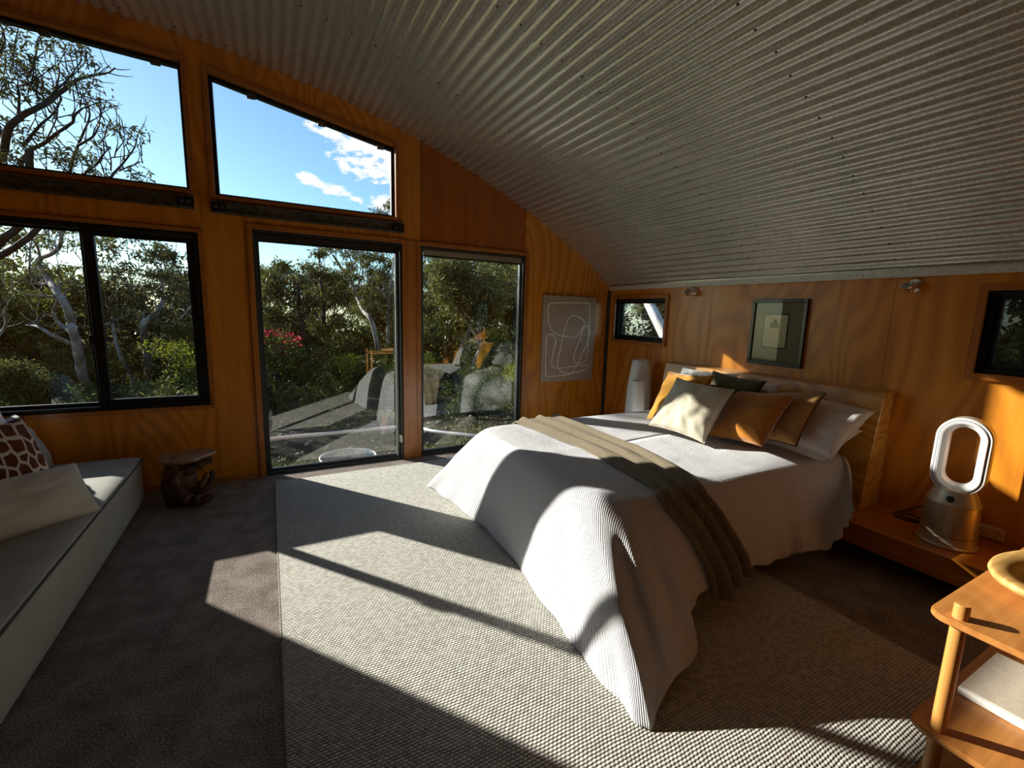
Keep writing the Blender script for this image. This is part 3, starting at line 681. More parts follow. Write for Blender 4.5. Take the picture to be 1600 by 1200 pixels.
def skirt_pt(s, t):
    """point of the hanging part; t runs 0 (mattress edge) .. 1 (hem)"""
    a = poly_sample(TOPS, s); h = poly_sample(HEMS, s)
    ds = 0.05; q0 = poly_sample(TOPS, max(s-ds, 0)); q1 = poly_sample(TOPS, min(s+ds, len(TOPS)-1.001))
    tg = q1-q0; nn = np.array([tg[1], -tg[0]]); nn /= (np.linalg.norm(nn)+1e-9)
    if np.dot(nn, np.array([h[0]-a[0], h[1]-a[1]])) < 0: nn = -nn
    A = np.array([a[0], a[1], ZT-0.012]); H = np.array(h); out = H[:2]-A[:2]; L = np.linalg.norm(out)
    drop = A[2]-H[2]; flare = min(max((L-0.2)/0.35, 0), 1)
    k1 = 0.085 + 0.05*flare; P1 = A+np.array([nn[0]*k1, nn[1]*k1, -0.004])
    # hanging part: steep under the edge, then sweeping outward where it reaches the floor
    dirh = out/(L+1e-9); P2 = np.array([H[0]-dirh[0]*(0.02+0.16*flare), H[1]-dirh[1]*(0.02+0.16*flare), H[2]+drop*(0.42-0.14*flare)])
    p = A*(1-t)**3+3*P1*t*(1-t)**2+3*P2*t*t*(1-t)+H*t**3
    # soft folds growing towards the hem: two strong ones on the near corner, shallow ripples elsewhere
    corner = math.exp(-((s-13.6)/1.9)**2); ripple = 0.5*math.sin(s*2.3+0.6)+0.3*math.sin(s*5.1)
    fo = 0.007*t**1.3*ripple*(1-0.6*corner)
    tt_ = min(max((t-0.32)/0.66, 0), 1); env = math.sin(tt_*PI)
    fo += corner*env*(0.030*math.sin((s-13.2)*3.3)+0.010*math.sin((s-13)*6.1+1))
    hemroll = 0.010*(t**6)*math.sin(s*7.3)*(1-corner)
    p[0] += nn[0]*(fo+hemroll)*0.75+dirh[0]*fo*0.25; p[1] += nn[1]*(fo+hemroll)*0.75+dirh[1]*fo*0.25
    if s < 11: p[2] += t**4*(0.012*math.sin(s*2.7+1.0)+0.005*math.sin(s*6.1))
    p[2] = max(p[2], 0.0165)
    return p, nn
def coverlet():
    NS, NR, NK = 340, 16, 44; V = []; UV = []; F = []
    for i in range(NS+1):
        s = i/NS*(len(NEAR)-1-1e-6); a = poly_sample(TOPS, s); A3, nn = skirt_pt(s, 0.0)
        med = (min(max(a[0], 2.0), 3.43), 2.36) if a[0] > 2.0 else (2.0, 2.36+(a[1]-2.36)*0.0)
        for k in range(NR):
            t = k/NR; x = med[0]+(a[0]-med[0])*t; y = med[1]+(a[1]-med[1])*t
            edge = t**10
            z = ZT + 0.010*noise.noise((x*2.6, y*2.6, 3.1)) + 0.005*noise.noise((x*9, y*7, 1.7))*(1-edge) - 0.012*edge
            z += 0.016*math.exp(-((x-3.05)/0.3)**2)*(1-edge) + 0.030*math.exp(-((x-3.28)/0.13)**2)*math.exp(-((y-1.72)/0.16)**2)
            V.append((x, y, z)); UV.append((x, y))
        prev = A3; acc = 0
        for k in range(NK+1):
            p, _ = skirt_pt(s, k/NK); acc += np.linalg.norm(p-prev); prev = p
            w = noise.noise((p[0]*4.5, p[1]*4.5, p[2]*4.5))*0.010*min(k/NK*3, 1)
            V.append((p[0]+nn[0]*w, p[1]+nn[1]*w, max(p[2], 0.0165))); UV.append((a[0]+nn[0]*acc, a[1]+nn[1]*acc))
    R = NR+NK+1
    for i in range(NS):
        for k in range(R-1): F.append((i*R+k, i*R+k+1, (i+1)*R+k+1, (i+1)*R+k))
    o = mesh_obj('coverlet', V, F, M['quilt'], None, smooth=True, uvs=UV)
    sm = o.modifiers.new('thick', 'SOLIDIFY'); sm.thickness = 0.007; sm.offset = 1.0 if True else -1
    tag(o, 'white waffle-weave coverlet draped over the bed and pooling on the rug', 'bedspread'); return o
cov = coverlet()

# knitted throw across the foot half of the bed
def throw():
    # arc along the bed's width: centre x and half width by running position; goes over both edges
    L = [(-0.30, 1.95, 0.25), (0.0, 1.965, 0.225), (0.35, 1.97, 0.20), (0.80, 1.97, 0.17), (1.20, 1.945, 0.19), (1.45, 1.90, 0.17), (1.575, 1.86, 0.165)]
    V = []; UV = []; F = []; NW = 56; rows = []
    def nearx(x): # parameter s on the near side for given x
        lo, hi = 0.0, 11.0
        for _ in range(30):
            m = (lo+hi)/2
            if poly_sample(TOPS, m)[0] > x: lo = m
            else: hi = m
        return lo
    def farx(x):
        lo, hi = 24.0, len(TOPS)-1.001
        for _ in range(30):
            m = (lo+hi)/2
            if poly_sample(TOPS, m)[0] < x: lo = m
            else: hi = m
        return lo
    seq = []
    for t in np.linspace(0.75, 0.0, 12, endpoint=False): seq.append(('far', t))
    for y in np.linspace(3.145, 1.578, 60): seq.append(('top', y))
    for t in np.linspace(0.0, 1.13, 46)[1:]: seq.append(('near', t))
    run = 0; last = None
    for kind, val in seq:
        row = []
        for j in range(NW+1):
            w = j/NW*2-1
            if kind == 'top':
                y = val; d = 3.145-y
                xs = np.interp(d, [0, .35, .75, 1.0, 1.2, 1.45, 1.57], [1.742, 1.76, 1.80, 1.775, 1.752, 1.742, 1.715])
                xe = np.interp(d, [0, .35, .75, 1.0, 1.2, 1.45, 1.57], [2.185, 2.19, 2.17, 2.165, 2.12, 2.04, 2.00])
                x = xs+(xe-xs)*(w+1)/2; p = np.array([x, y, ZT-0.003+0.008*noise.noise((x*2.6, y*2.6, 3.1)) - 0.012*max(0, 1-abs(y-1.578)/0.06)]); n = np.array([0, 0, 1.0])
            elif kind == 'near':
                t = val; xs = np.interp(t, [0, .25, .6, .85, 1.15], [1.715, 1.70, 1.80, 1.86, 1.885]); xe = np.interp(t, [0, .25, .6, .85, 1.15], [2.00, 1.99, 2.07, 2.15, 2.19])
                x = xs+(xe-xs)*(w+1)/2
                if t > 1-0.10*(w+1)/2*2: pass
                tt = min(t, 1.0); tt = tt*(1.0 - 0.06*(w+1)/2)
                p, nn = skirt_pt(nearx(x), tt); p = p.copy(); p[0] = x
                if t > 1: p[2] -= (t-1)*0.45*(1-0.6*(w+1)/2); p[1] += (t-1)*0.02
                e = 0.02; q, _ = skirt_pt(nearx(x), min(tt+e, 1)); q0, _ = skirt_pt(nearx(x), max(tt-e, 0)); tg = q-q0
                n = np.array([0, tg[2], -tg[1]]); n /= np.linalg.norm(n)+1e-9
                if n[1] > 0: n = -n
            else:
                t = val; x = 1.742+(2.185-1.742)*(w+1)/2; p, nn = skirt_pt(farx(x), t); p = p.copy(); p[0] = x; n = np.array([0, 1, 0.3])
            fold = 0.5+0.5*math.sin(w*9.0+1.2*math.sin(run*2.0)+0.4) ; fold2 = 0.5+0.5*math.sin(w*17+run*1.5)
            grow = 1.0 if kind != 'near' else 1.0+1.3*min(val, 1)
            off = 0.011+0.024*grow*fold**1.5+0.008*fold2
            off *= 1.0; edge = (1-abs(w))
            if edge < 0.06: off = 0.010+(off-0.010)*edge/0.06
            row.append(p+n*off)
        c = row[NW//2]
        if last is not None: run += np.linalg.norm(c-last)
        last = c; b = len(V)
        for j, p in enumerate(row): V.append(tuple(p)); UV.append((j/NW*0.42, run))
        rows.append(b)
    R = NW+1
    for i in range(len(rows)-1):
        for j in range(NW): F.append((rows[i]+j, rows[i]+j+1, rows[i+1]+j+1, rows[i+1]+j))
    o = mesh_obj('throw', V, F, M['knit'], None, smooth=True, uvs=UV)
    sm = o.modifiers.new('thick', 'SOLIDIFY'); sm.thickness = 0.008; sm.offset = -0.6
    tag(o, 'brown-grey knitted throw laid in a band across the bed and over its side', 'throw')
throw()

# ------------------------------------------------------------------ cushions and pillows
def cushion(name, label, cat, c, azd, tilt, roll, w, h, th, mat, piping=None, group=None, crush=0.0, seed=0, ear=0.10, p_in=0.085):
    n = Vector((math.cos(azd)*math.cos(tilt), math.sin(azd)*math.cos(tilt), math.sin(tilt)))
    r = Vector((-math.sin(azd), math.cos(azd), 0)); u = n.cross(r)
    r2 = r*math.cos(roll)+u*math.sin(roll); u2 = -r*math.sin(roll)+u*math.cos(roll)
    N = 30; V = []; F = []
    def f(a, b, side):
        a_ = math.sin(a*math.pi/2)*0.35+a*0.65; b_ = math.sin(b*math.pi/2)*0.35+b*0.65
        x = a_*w/2*(1-p_in*(1-b_*b_)); y = b_*h/2*(1-p_in*(1-a_*a_))
        e = max((1-a_*a_)*(1-b_*b_), 0)
        z = th/2*(e**0.42)
        q = noise.noise((a*2.0+seed, b*2.0, side*3+seed))*0.16+noise.noise((a*5+seed, b*5, side*5))*0.08
        z *= 1+q*1.4
        # gathers running in from the seam corners
        rad = math.atan2(b, a); z += 0.007*math.sin(rad*13+seed)*e**0.3*(a*a+b*b)*0.8
        y -= crush*(1-b)*0.25*max(0, 0.5-abs(a))*0
        return Vector((x, y, side*z))
    for side in (1, -1):
        b0 = len(V)
        for i in range(N+1):
            for j in range(N+1): V.append(f(i/N*2-1, j/N*2-1, side))
        for i in range(N):
            for j in range(N):
                q = (b0+i*(N+1)+j, b0+(i+1)*(N+1)+j, b0+(i+1)*(N+1)+j+1, b0+i*(N+1)+j+1); F.append(q if side > 0 else q[::-1])
    me_v = [tuple(v) for v in V]
    o = mesh_obj(name, me_v, F, M[mat], None, smooth=True)
    bm = bmesh.new(); bm.from_mesh(o.data); bmesh.ops.remove_doubles(bm, verts=bm.verts, dist=0.0008); bm.to_mesh(o.data); bm.free()
    o.data.polygons.foreach_set('use_smooth', [True]*len(o.data.polygons))
    mw = Matrix(((r2.x, u2.x, n.x, c[0]), (r2.y, u2.y, n.y, c[1]), (r2.z, u2.z, n.z, c[2]), (0, 0, 0, 1)))
    o.matrix_world = mw
    edge = []
    for i in range(N): edge.append(f(i/N*2-1, -1, 1))
    for i in range(N): edge.append(f(1, i/N*2-1, 1))
    for i in range(N): edge.append(f(1-i/N*2, 1, 1))
    for i in range(N): edge.append(f(-1, 1-i/N*2, 1))
    edge = [Vector((e.x, e.y, 0)) for e in edge]
    tube('piping' if piping else 'seam', edge, 0.0042 if piping else 0.0028, M[piping or mat], o, 6, closed=True)
    return tag(o, label, cat, group)
PI = math.pi
cushion('scatter_cushion', 'oatmeal velvet scatter cushion, frontmost of those on the bed', 'cushion', (2.735, 2.262, 0.836), 3.328, 0.68, -0.076, 0.47, 0.46, 0.17, 'beige', seed=1)
cushion('scatter_cushion', 'rust-orange velvet scatter cushion to the right of the oatmeal cushion on the bed', 'cushion', (2.965, 1.95, 0.822), 2.944, 0.74, 0.144, 0.47, 0.44, 0.17, 'rust', seed=5)
cushion('scatter_cushion', 'mustard-yellow scatter cushion standing behind the oatmeal cushion', 'cushion', (2.895, 2.505, 0.858), 3.10, 0.541, 0.07, 0.46, 0.46, 0.15, 'mustard', seed=9)
cushion('scatter_cushion', 'tan velvet scatter cushion with dark piping behind the rust-orange cushion', 'cushion', (3.115, 1.835, 0.838), 2.96, 0.72, 0.16, 0.48, 0.44, 0.14, 'tan', piping='pipe_dark', seed=13)
cushion('scatter_cushion', 'olive-green scatter cushion whose corner shows between the mustard and tan ones', 'cushion', (3.10, 2.245, 0.872), 3.17, 0.58, -0.05, 0.46, 0.46, 0.13, 'olive', seed=17)
cushion('bed_pillow', 'white pillow, upper of the two at the right end of the headboard', 'pillow', (3.275, 1.76, 0.800), 3.08, 0.92, -0.03, 0.70, 0.46, 0.20, 'white_cotton', seed=21, p_in=0.045)
cushion('bed_pillow', 'white pillow, lower of the two at the right end of the headboard', 'pillow', (3.275, 1.80, 0.705), 3.12, 1.20, 0.0, 0.66, 0.44, 0.14, 'white_cotton', seed=25, p_in=0.045)
cushion('bed_pillow', 'white pillow at the middle of the headboard behind the olive cushion', 'pillow', (3.30, 2.26, 0.845), 3.14, 0.72, 0.04, 0.50, 0.44, 0.13, 'white_cotton', seed=29)
cushion('bed_pillow', 'white pillow with blue sprig print behind the mustard cushion', 'pillow', (3.30, 2.66, 0.855), 3.14, 0.62, 0.03, 0.58, 0.46, 0.13, 'floral', seed=33)

# ------------------------------------------------------------------ vases on the far end of the ledge
def vase(name, label, c, H, r0, r1, rm, seam):
    prof = [(r0*0.80, 0), (r0, 0.012)]
    for i in range(1, 17):
        t = i/16; r = r0+(r1-r0)*t + (rm)*math.sin(t*PI*0.9)
        prof.append((r, 0.012+(H-0.02)*t))
    prof += [(r1*0.96, H), (r1*0.86, H-0.006), (r1*0.84, H-0.05)]
    V, F = lathe_data(prof, 40, (0, 0, 0))
    for i, v in enumerate(V):   # squarish plan
        a = math.atan2(v.y, v.x); k = 1+0.055*math.cos(4*(a-0.4)); V[i] = Vector((v.x*k, v.y*k, v.z))
    o = mesh_obj(name, V, F, M['vase'], None, smooth=True, sharp=50); o.location = c; tag(o, label, 'vase', None)
    lathe('mouth', [(r1*0.80, 0), (r1*0.83, 0.004)], M['vase_in'], o, 24, (0, 0, H-0.03))
    if seam:
        a = 2.6+PI*0.5+0.35; pts = []
        for r, z in prof[1:-3]: pts.append((math.cos(a)*r*1.03, math.sin(a)*r*1.03, z))
        tube('seam', pts, 0.0025, M['vase'], o, 6)
    return o
vase('vase', 'tall tapering white textured vase on the ledge left of the bed', (3.52, 3.60, 0.2455), 0.795, 0.128, 0.078, 0.022, True)
vase('vase', 'shorter white stippled vase in front of the tall one', (3.345, 3.43, 0.2455), 0.60, 0.068, 0.060, 0.014, False)

# ------------------------------------------------------------------ purifying fan, its cord, power outlet
fan = thing('tower_fan', 'bladeless fan heater with white oval hoop on a gold-grey drum, on the ledge', 'fan', (3.44, 0.955, 0.2455))
Z0 = 0.2455; fc = (3.44, 0.955, Z0)
lathe('foot', [(0.130, 0), (0.134, 0.004), (0.134, 0.012), (0.126, 0.018)], M['fan_base'], fan, 48, fc)
lathe('lower_drum', [(0.125, 0.018), (0.1245, 0.066)], M['fan_base'], fan, 48, fc)
lathe('seam_ring', [(0.1225, 0.066), (0.1225, 0.070)], M['black_plastic'], fan, 48, fc)
lathe('drum', [(0.124, 0.070), (0.1225, 0.15), (0.119, 0.245), (0.1185, 0.249)], M['fan_metal'], fan, 64, fc)
lathe('shoulder', [(0.1185, 0.249), (0.120, 0.252), (0.117, 0.256), (0.092, 0.315), (0.085, 0.330), (0.06, 0.334)], M['fan_base'], fan, 48, fc)
FY = math.radians(8)  # turned slightly
def fan_pt(x, y, z):  # local: x depth towards the room, y along the wall
    return Vector((fc[0]-x*math.cos(FY)+y*math.sin(FY)*-1, fc[1]+y*math.cos(FY)-x*math.sin(FY), z))
def stadium(hw, hh, n=18):
    P = []
    for k in range(n+1): a = PI*k/n; P.append((hw*math.cos(a), hh-hw+hw*math.sin(a)))
    for k in range(n+1): a = PI+PI*k/n; P.append((hw*math.cos(a), -(hh-hw)+hw*math.sin(a)))
    return P
def hoop(name, hw, hh, sect, mat):
    """sect: closed list of (inset from the outer line, depth)"""
    V, F = [], []; P = stadium(1, 1+ (hh-hw)/hw); m = len(P); k = len(sect)
    for ins, d in sect:
        for (a, b) in stadium(hw-ins, hh-ins): V.append(fan_pt(d, a, Z0+0.5225+b))
    for i in range(k):
        for j in range(m):
            i2 = (i+1) % k; j2 = (j+1) % m; F.append((i*m+j, i*m+j2, i2*m+j2, i2*m+j))
    o = mesh_obj(name, V, F, mat, fan, smooth=True, sharp=30); bm = bmesh.new(); bm.from_mesh(o.data); bmesh.ops.recalc_face_normals(bm, faces=bm.faces); bm.to_mesh(o.data); bm.free(); return o
hoop('hoop', 0.116, 0.222, [(0.0, -0.050), (0.0, 0.044), (0.004, 0.050), (0.012, 0.050), (0.012, 0.046), (0.015, 0.046), (0.015, 0.052), (0.020, 0.056), (0.030, 0.054), (0.050, 0.034), (0.056, 0.0), (0.054, -0.040), (0.046, -0.052), (0.01, -0.056)], M['fan_white'])
hoop('hoop_seam', 0.116, 0.222, [(0.0115, 0.0462), (0.0115, 0.0505), (0.0155, 0.0505), (0.0155, 0.0462)], M['fan_grey'])
hoop('hoop_band', 0.1175, 0.2235, [(0.0, -0.046), (0.0, 0.040), (0.0014, 0.040), (0.0014, -0.046)], M['fan_base'])
# round display on the shoulder
V, F = lathe_data([(0.018, 0), (0.018, 0.004), (0.015, 0.006)], 24); nn = Vector((-math.cos(FY), -math.sin(FY), 0.42)).normalized(); q = nn.to_track_quat('Z', 'Y')
V = [q @ v + Vector((fc[0], fc[1], Z0+0.286)) + Vector((nn.x, nn.y, 0)).normalized()*0.103 for v in V]; mesh_obj('display', V, F, M['black_plastic'], fan, smooth=True, sharp=40)
box('button', fc[0]-0.1275, fc[0]-0.123, fc[1]-0.010, fc[1]+0.010, Z0+0.052, Z0+0.056, M['black_plastic'], fan)
settle(fan)
pts = [(3.56, 1.02, Z0+0.008), (3.60, 1.10, Z0+0.008), (3.56, 1.20, Z0+0.008), (3.60, 1.27, Z0+0.010), (3.665, 1.24, Z0+0.03), (3.685, 1.16, Z0+0.09), (3.68, 1.08, Z0+0.10), (3.67, 1.04, Z0+0.03), (3.64, 1.10, Z0+0.010), (3.57, 1.16, Z0+0.018), (3.59, 1.24, Z0+0.018), (3.655, 1.21, Z0+0.018), (3.66, 1.10, Z0+0.008), (3.67, 0.98, Z0+0.010), (3.69, 0.93, Z0+0.045)]
tube('power_cord', smooth_pts(pts, 6), 0.0042, M['black_plastic'], fan, 7); settle(fan)
ol = thing('power_outlet', 'ivory double power outlet on the wall right of the fan', 'outlet', (XW-0.001, 0.845, 0.26))
box('face_plate', XW-0.012, XW-0.0006, 0.783, 0.907, 0.262, 0.336, M['plug'], ol, 0.003, 2)
for yy in (0.872, 0.818):
    so = box('socket', XW-0.0145, XW-0.0118, yy-0.017, yy+0.017, 0.279, 0.322, M['plug'], ol, 0.001)
    for a, b, c_, d_ in ((-0.010, -0.006, 0.302, 0.313), (0.006, 0.010, 0.302, 0.313), (-0.002, 0.002, 0.283, 0.293)):
        box('slot', XW-0.0149, XW-0.0142, yy+a, yy+b, c_, d_, M['black_plastic'], so)
settle(ol)

# ------------------------------------------------------------------ wall lights and pictures
def spot(label, y, z, turn):
    s = thing('wall_spotlight', label, 'lamp', (XW-0.001, y, z))
    def wx(V, off=(0, 0, 0), rot=Matrix.Identity(3)):
        return [Vector((XW-0.0008, y, z)) + Vector(off) + rot @ Vector((-v.z, v.y, v.x)) for v in V]
    V, F = lathe_data([(0.048, 0), (0.048, 0.006), (0.040, 0.020), (0.022, 0.028)], 28); mesh_obj('mount', wx(V), F, M['chrome'], s, smooth=True, sharp=30)
    pts = [(XW-0.028-0.028*k/5, y+0.01*math.sin(k), z-0.004*k) for k in range(6)]
    tube('arm', pts, 0.007, M['chrome'], s, 8)
    R_ = Matrix.Rotation(turn, 3, 'Z') @ Matrix.Rotation(0.9, 3, 'Y')
    c = Vector((-0.068, 0.006, -0.020))
    prof = [(0.014, -0.030), (0.026, -0.022), (0.034, -0.004), (0.037, 0.016), (0.0385, 0.020), (0.0385, 0.026), (0.034, 0.026), (0.030, 0.018)]
    V, F = lathe_data(prof, 28); sh = mesh_obj('lamp_shade', wx(V, c, R_), F, M['chrome'], s, smooth=True, sharp=35)
    V, F = lathe_data([(0.029, 0.016), (0.024, 0.022), (0.01, 0.026)], 24); mesh_obj('lens', wx(V, c, R_), F, M['glassbulb'], sh, smooth=True)
    for a in range(3):
        an = a*2*PI/3; V, F = lathe_data([(0.004, 0.0), (0.004, 0.012)], 8); V = [v+Vector((math.cos(an)*0.034, math.sin(an)*0.034, 0.020)) for v in V]
        mesh_obj('clip', wx(V, c, R_), F, M['chrome'], sh, smooth=True)
    settle(s)
spot('chrome wall spotlight above the small window, left of the framed print', 3.14, 1.762, 0.5)
spot('chrome wall spotlight between the framed print and the dark window', 1.395, 1.748, -0.2)

pic = thing('framed_print', 'small framed print in a black frame with grey-green mount above the bed', 'picture', (XW-0.001, 2.263, 1.126))
PX = XW-0.0008; y0, y1, z0, z1 = 2.034, 2.492, 1.126, 1.672; fwd = 0.030
for nm, a, b, c_, d_ in (('frame_rail', y0, y1, z0, z0+fwd), ('frame_rail', y0, y1, z1-fwd, z1), ('frame_stile', y0, y0+fwd, z0+fwd, z1-fwd), ('frame_stile', y1-fwd, y1, z0+fwd, z1-fwd)):
    box(nm, PX-0.030, PX, a, b, c_, d_, M['frame_black'], pic, 0.003)
box('mount', PX-0.012, PX-0.002, y0+fwd, y1-fwd, z0+fwd, z1-fwd, M['mat_grey'], pic)
iy0, iy1, iz0, iz1 = 2.172, 2.388, 1.268, 1.556
box('mount_bevel', PX-0.0128, PX-0.012, iy0, iy1, iz0, iz1, M['ink'], pic)
pr = box('print', PX-0.0134, PX-0.0128, iy0+0.011, iy1-0.011, iz0+0.011, iz1-0.011, M['paper'], pic)
iy = (2.245, 2.325); iz = (1.440, 1.512)
bm = box_bm(PX-0.0138, PX-0.0134, iy[0], iy[1], iz[0], iz[0]+0.003)
for q in ((iy[0], iy[1], iz[1]-0.003, iz[1]), (iy[0], iy[0]+0.003, *iz), (iy[1]-0.003, iy[1], *iz)): box_bm(PX-0.0138, PX-0.0134, *q, bm=bm)
prism_bm([(iy[1], iz[0]), (iy[1]-0.004, iz[0]+0.030), (iy[1]-0.020, iz[0]+0.042), (iy[1]-0.026, iz[0]+0.060), (iy[1]-0.044, iz[0]+0.067), (iy[1]-0.058, iz[0]+0.056), (iy[1]-0.064, iz[0]+0.036), (iy[0]+0.005, iz[0]+0.028), (iy[0], iz[0])], PX-0.0138, PX-0.0134, 'x', bm=bm)
bm_obj('ink_image', bm, M['ink'], pr)
for q in ((iy[1]-0.052, iz[0]+0.012, 0.012, 0.018), (iy[1]-0.036, iz[0]+0.028, 0.008, 0.014), (iy[1]-0.020, iz[0]+0.010, 0.008, 0.010)):
    box('ink_highlight', PX-0.0141, PX-0.0138, q[0], q[0]+q[2], q[1], q[1]+q[3], M['mat_grey'], pr)
tube('signature', smooth_pts([(PX-0.0136, 2.262-k*0.006, 1.292+0.004*math.sin(k*2.1)) for k in range(10)], 4), 0.0006, M['ink'], pr, 4)
box('pane', PX-0.018, PX-0.0165, y0+fwd, y1-fwd, z0+fwd, z1-fwd, M['picglass'], pic)
settle(pic)

cv = thing('canvas_print', 'beige linen canvas with looping white line drawing beside the glass door', 'picture', (3.11, YW-0.001, 0.715))
box('canvas', 2.740, 3.483, YW-0.040, YW-0.0008, 0.716, 1.709, M['canvas'], cv, 0.004, 2)
LN = [(3.351, 1.639), (3.025, 1.635), (2.843, 1.619), (2.8, 1.575), (2.812, 1.441), (2.857, 1.321), (2.971, 1.26), (3.162, 1.237), (3.238, 1.26), (3.318, 1.387), (3.295, 1.442), (3.166, 1.489), (3.083, 1.446), (3.034, 1.306), (2.997, 1.12), (2.964, 0.964), (2.972, 0.885), (3.022, 0.828), (3.129, 0.808), (3.325, 0.829), (3.409, 0.868), (3.381, 0.897), (3.261, 0.896), (3.105, 0.881), (2.954, 0.875), (2.887, 0.904), (2.876, 0.951), (2.897, 1.075), (2.923, 1.183), (2.907, 1.237), (2.851, 1.27), (2.797, 1.244), (2.792, 1.092), (2.803, 0.813), (2.838, 0.785), (2.996, 0.786), (3.149, 0.799), (3.231, 0.893), (3.311, 1.036), (3.382, 1.18), (3.408, 1.301), (3.386, 1.356), (3.349, 1.369), (3.312, 1.332), (3.227, 1.118), (3.195, 1.007), (3.209, 0.942), (3.239, 0.925), (3.338, 0.939), (3.385, 0.986), (3.392, 1.18), (3.393, 1.42), (3.386, 1.617)]
V, F = tube_data(smooth_pts([(x, YW-0.0402, z) for x, z in LN], 6, True), 0.0062, 6, True)
V = [Vector((v.x, YW-0.0402+(v.y-YW+0.0402)*0.25, v.z)) for v in V]
mesh_obj('painted_line', V, F, M['paint_white'], cv, smooth=True); settle(cv)

# ------------------------------------------------------------------ daybed and its cushions
SX0, SX1, SY0, SY1 = -2.08, -0.880, 0.95, 4.175
db = thing('daybed', 'long grey linen daybed with dark piping standing under the window', 'sofa', (-1.48, 2.5, 0))
def slab(name, x0, x1, y0, y1, z0, z1, bev, mat, crown=0.0, parent=None, nx=24, ny=60):
    """rounded upholstered block with a slightly crowned top"""
    bm = box_bm(x0, x1, y0, y1, z0, z1); bmesh.ops.subdivide_edges(bm, edges=[e for e in bm.edges], cuts=14, use_grid_fill=True)
    cx, cy = (x0+x1)/2, (y0+y1)/2
    for v in bm.verts:
        p = v.co.copy(); lo = Vector((x0+bev, y0+bev, z0+bev)); hi = Vector((x1-bev, y1-bev, z1-bev))
        q = Vector((min(max(p.x, lo.x), hi.x), min(max(p.y, lo.y), hi.y), min(max(p.z, lo.z), hi.z))); d = p-q
        if d.length > 1e-6: v.co = q+d.normalized()*bev if (abs(d.x) > 1e-6)+(abs(d.y) > 1e-6)+(abs(d.z) > 1e-6) > 1 else p
        u_ = (v.co.x-cx)/((x1-x0)/2); w_ = (v.co.y-cy)/((y1-y0)/2)
        if v.co.z > z1-bev*1.2: v.co.z += crown*(1-u_*u_)*(1-w_*w_)+0.004*noise.noise((v.co.x*3, v.co.y*3, 0))
    return bm_obj(name, bm, M[mat], parent, smooth=True, sharp=60)
slab('seat_base', SX0, SX1-0.004, SY0, SY1-0.004, 0.012, 0.334, 0.05, 'sofa', 0, db)
slab('seat_cushion', SX0, SX1, SY0, SY1, 0.290, 0.366, 0.036, 'sofa', 0.02, db)
zz = 0.342
tube('piping', smooth_pts([(SX1+0.002, SY0+0.04, zz), (SX1+0.002, 2.0, zz), (SX1+0.001, 3.0, zz), (SX1+0.001, SY1-0.10, zz), (SX1-0.008, SY1-0.035, zz), (SX1-0.035, SY1-0.008, zz), (SX1-0.10, SY1+0.001, zz), (-1.5, SY1+0.002, zz), (SX0+0.05, SY1+0.002, zz)], 8), 0.0052, M['pipe_grey'], db, 7)
for fx, fy in ((SX0+0.08, SY0+0.08), (SX1-0.08, SY0+0.08), (SX0+0.08, SY1-0.08), (SX1-0.08, SY1-0.08)):
    lathe('foot', [(0.03, 0), (0.03, 0.02)], M['black_plastic'], db, 12, (fx, fy, 0.0005))
settle(db)
cushion('back_cushion', 'grey linen back cushion at the window end of the daybed', 'cushion', (-1.485, 3.90, 0.545), -0.15, 0.42, -0.02, 0.50, 0.42, 0.20, 'sofa', seed=41)
cushion('back_cushion', 'white cushion on the daybed propped highest behind the patterned one', 'cushion', (-1.585, 3.70, 0.670), -0.45, 0.22, 0.05, 0.50, 0.44, 0.18, 'white_cotton', seed=43)
cushion('scatter_cushion', 'brown and cream giraffe-patterned cushion on the daybed', 'cushion', (-1.345, 3.40, 0.610), -0.50, 0.34, 0.04, 0.46, 0.42, 0.15, 'giraffe', seed=47)
cushion('bolster_cushion', 'pale linen lumbar cushion lying in front of the patterned cushion', 'cushion', (-1.185, 2.93, 0.500), -0.75, 0.62, -0.05, 0.74, 0.30, 0.17, 'linen', seed=51, p_in=0.03)

# ------------------------------------------------------------------ root stool
st = thing('root_stool', 'dark gnarled tree-root stool with polished top between daybed and glass door', 'stool', (-0.60, 4.0, 0))
V, F = [], []; n = 40; zt = 0.372
for lvl, (k, z) in enumerate(((0.90, zt-0.030), (1.0, zt-0.012), (0.985, zt), (0.4, zt+0.001))):
    for i in range(n):
        a = 2*PI*i/n; rr = 1+0.07*math.sin(3*a+0.5)+0.05*math.sin(5*a+2)+0.02*math.sin(11*a)
        V.append((-0.60+0.178*rr*k*math.cos(a), 4.03+0.155*rr*k*math.sin(a), z + 0.010*math.cos(a)))
for l in range(3):
    for i in range(n): F.append((l*n+i, l*n+(i+1) % n, (l+1)*n+(i+1) % n, (l+1)*n+i))
F.append(tuple(range(n))[::-1]); F.append(tuple(3*n+i for i in range(n)))
mesh_obj('seat_slab', V, F, M['stump_top'], st, smooth=True, sharp=40)
bm = bmesh.new(); bmesh.ops.create_icosphere(bm, subdivisions=4, radius=1)
for v in bm.verts:
    p = v.co; k = 1+0.22*noise.noise(p*1.8+Vector((3, 1, 4)))+0.10*noise.noise(p*4.5)
    v.co = Vector((-0.655+p.x*0.105*k, 4.01+p.y*0.105*k, max(0.165+p.z*0.19*k, 0.0005)))
bm_obj('trunk', bm, M['stump'], st, smooth=True)
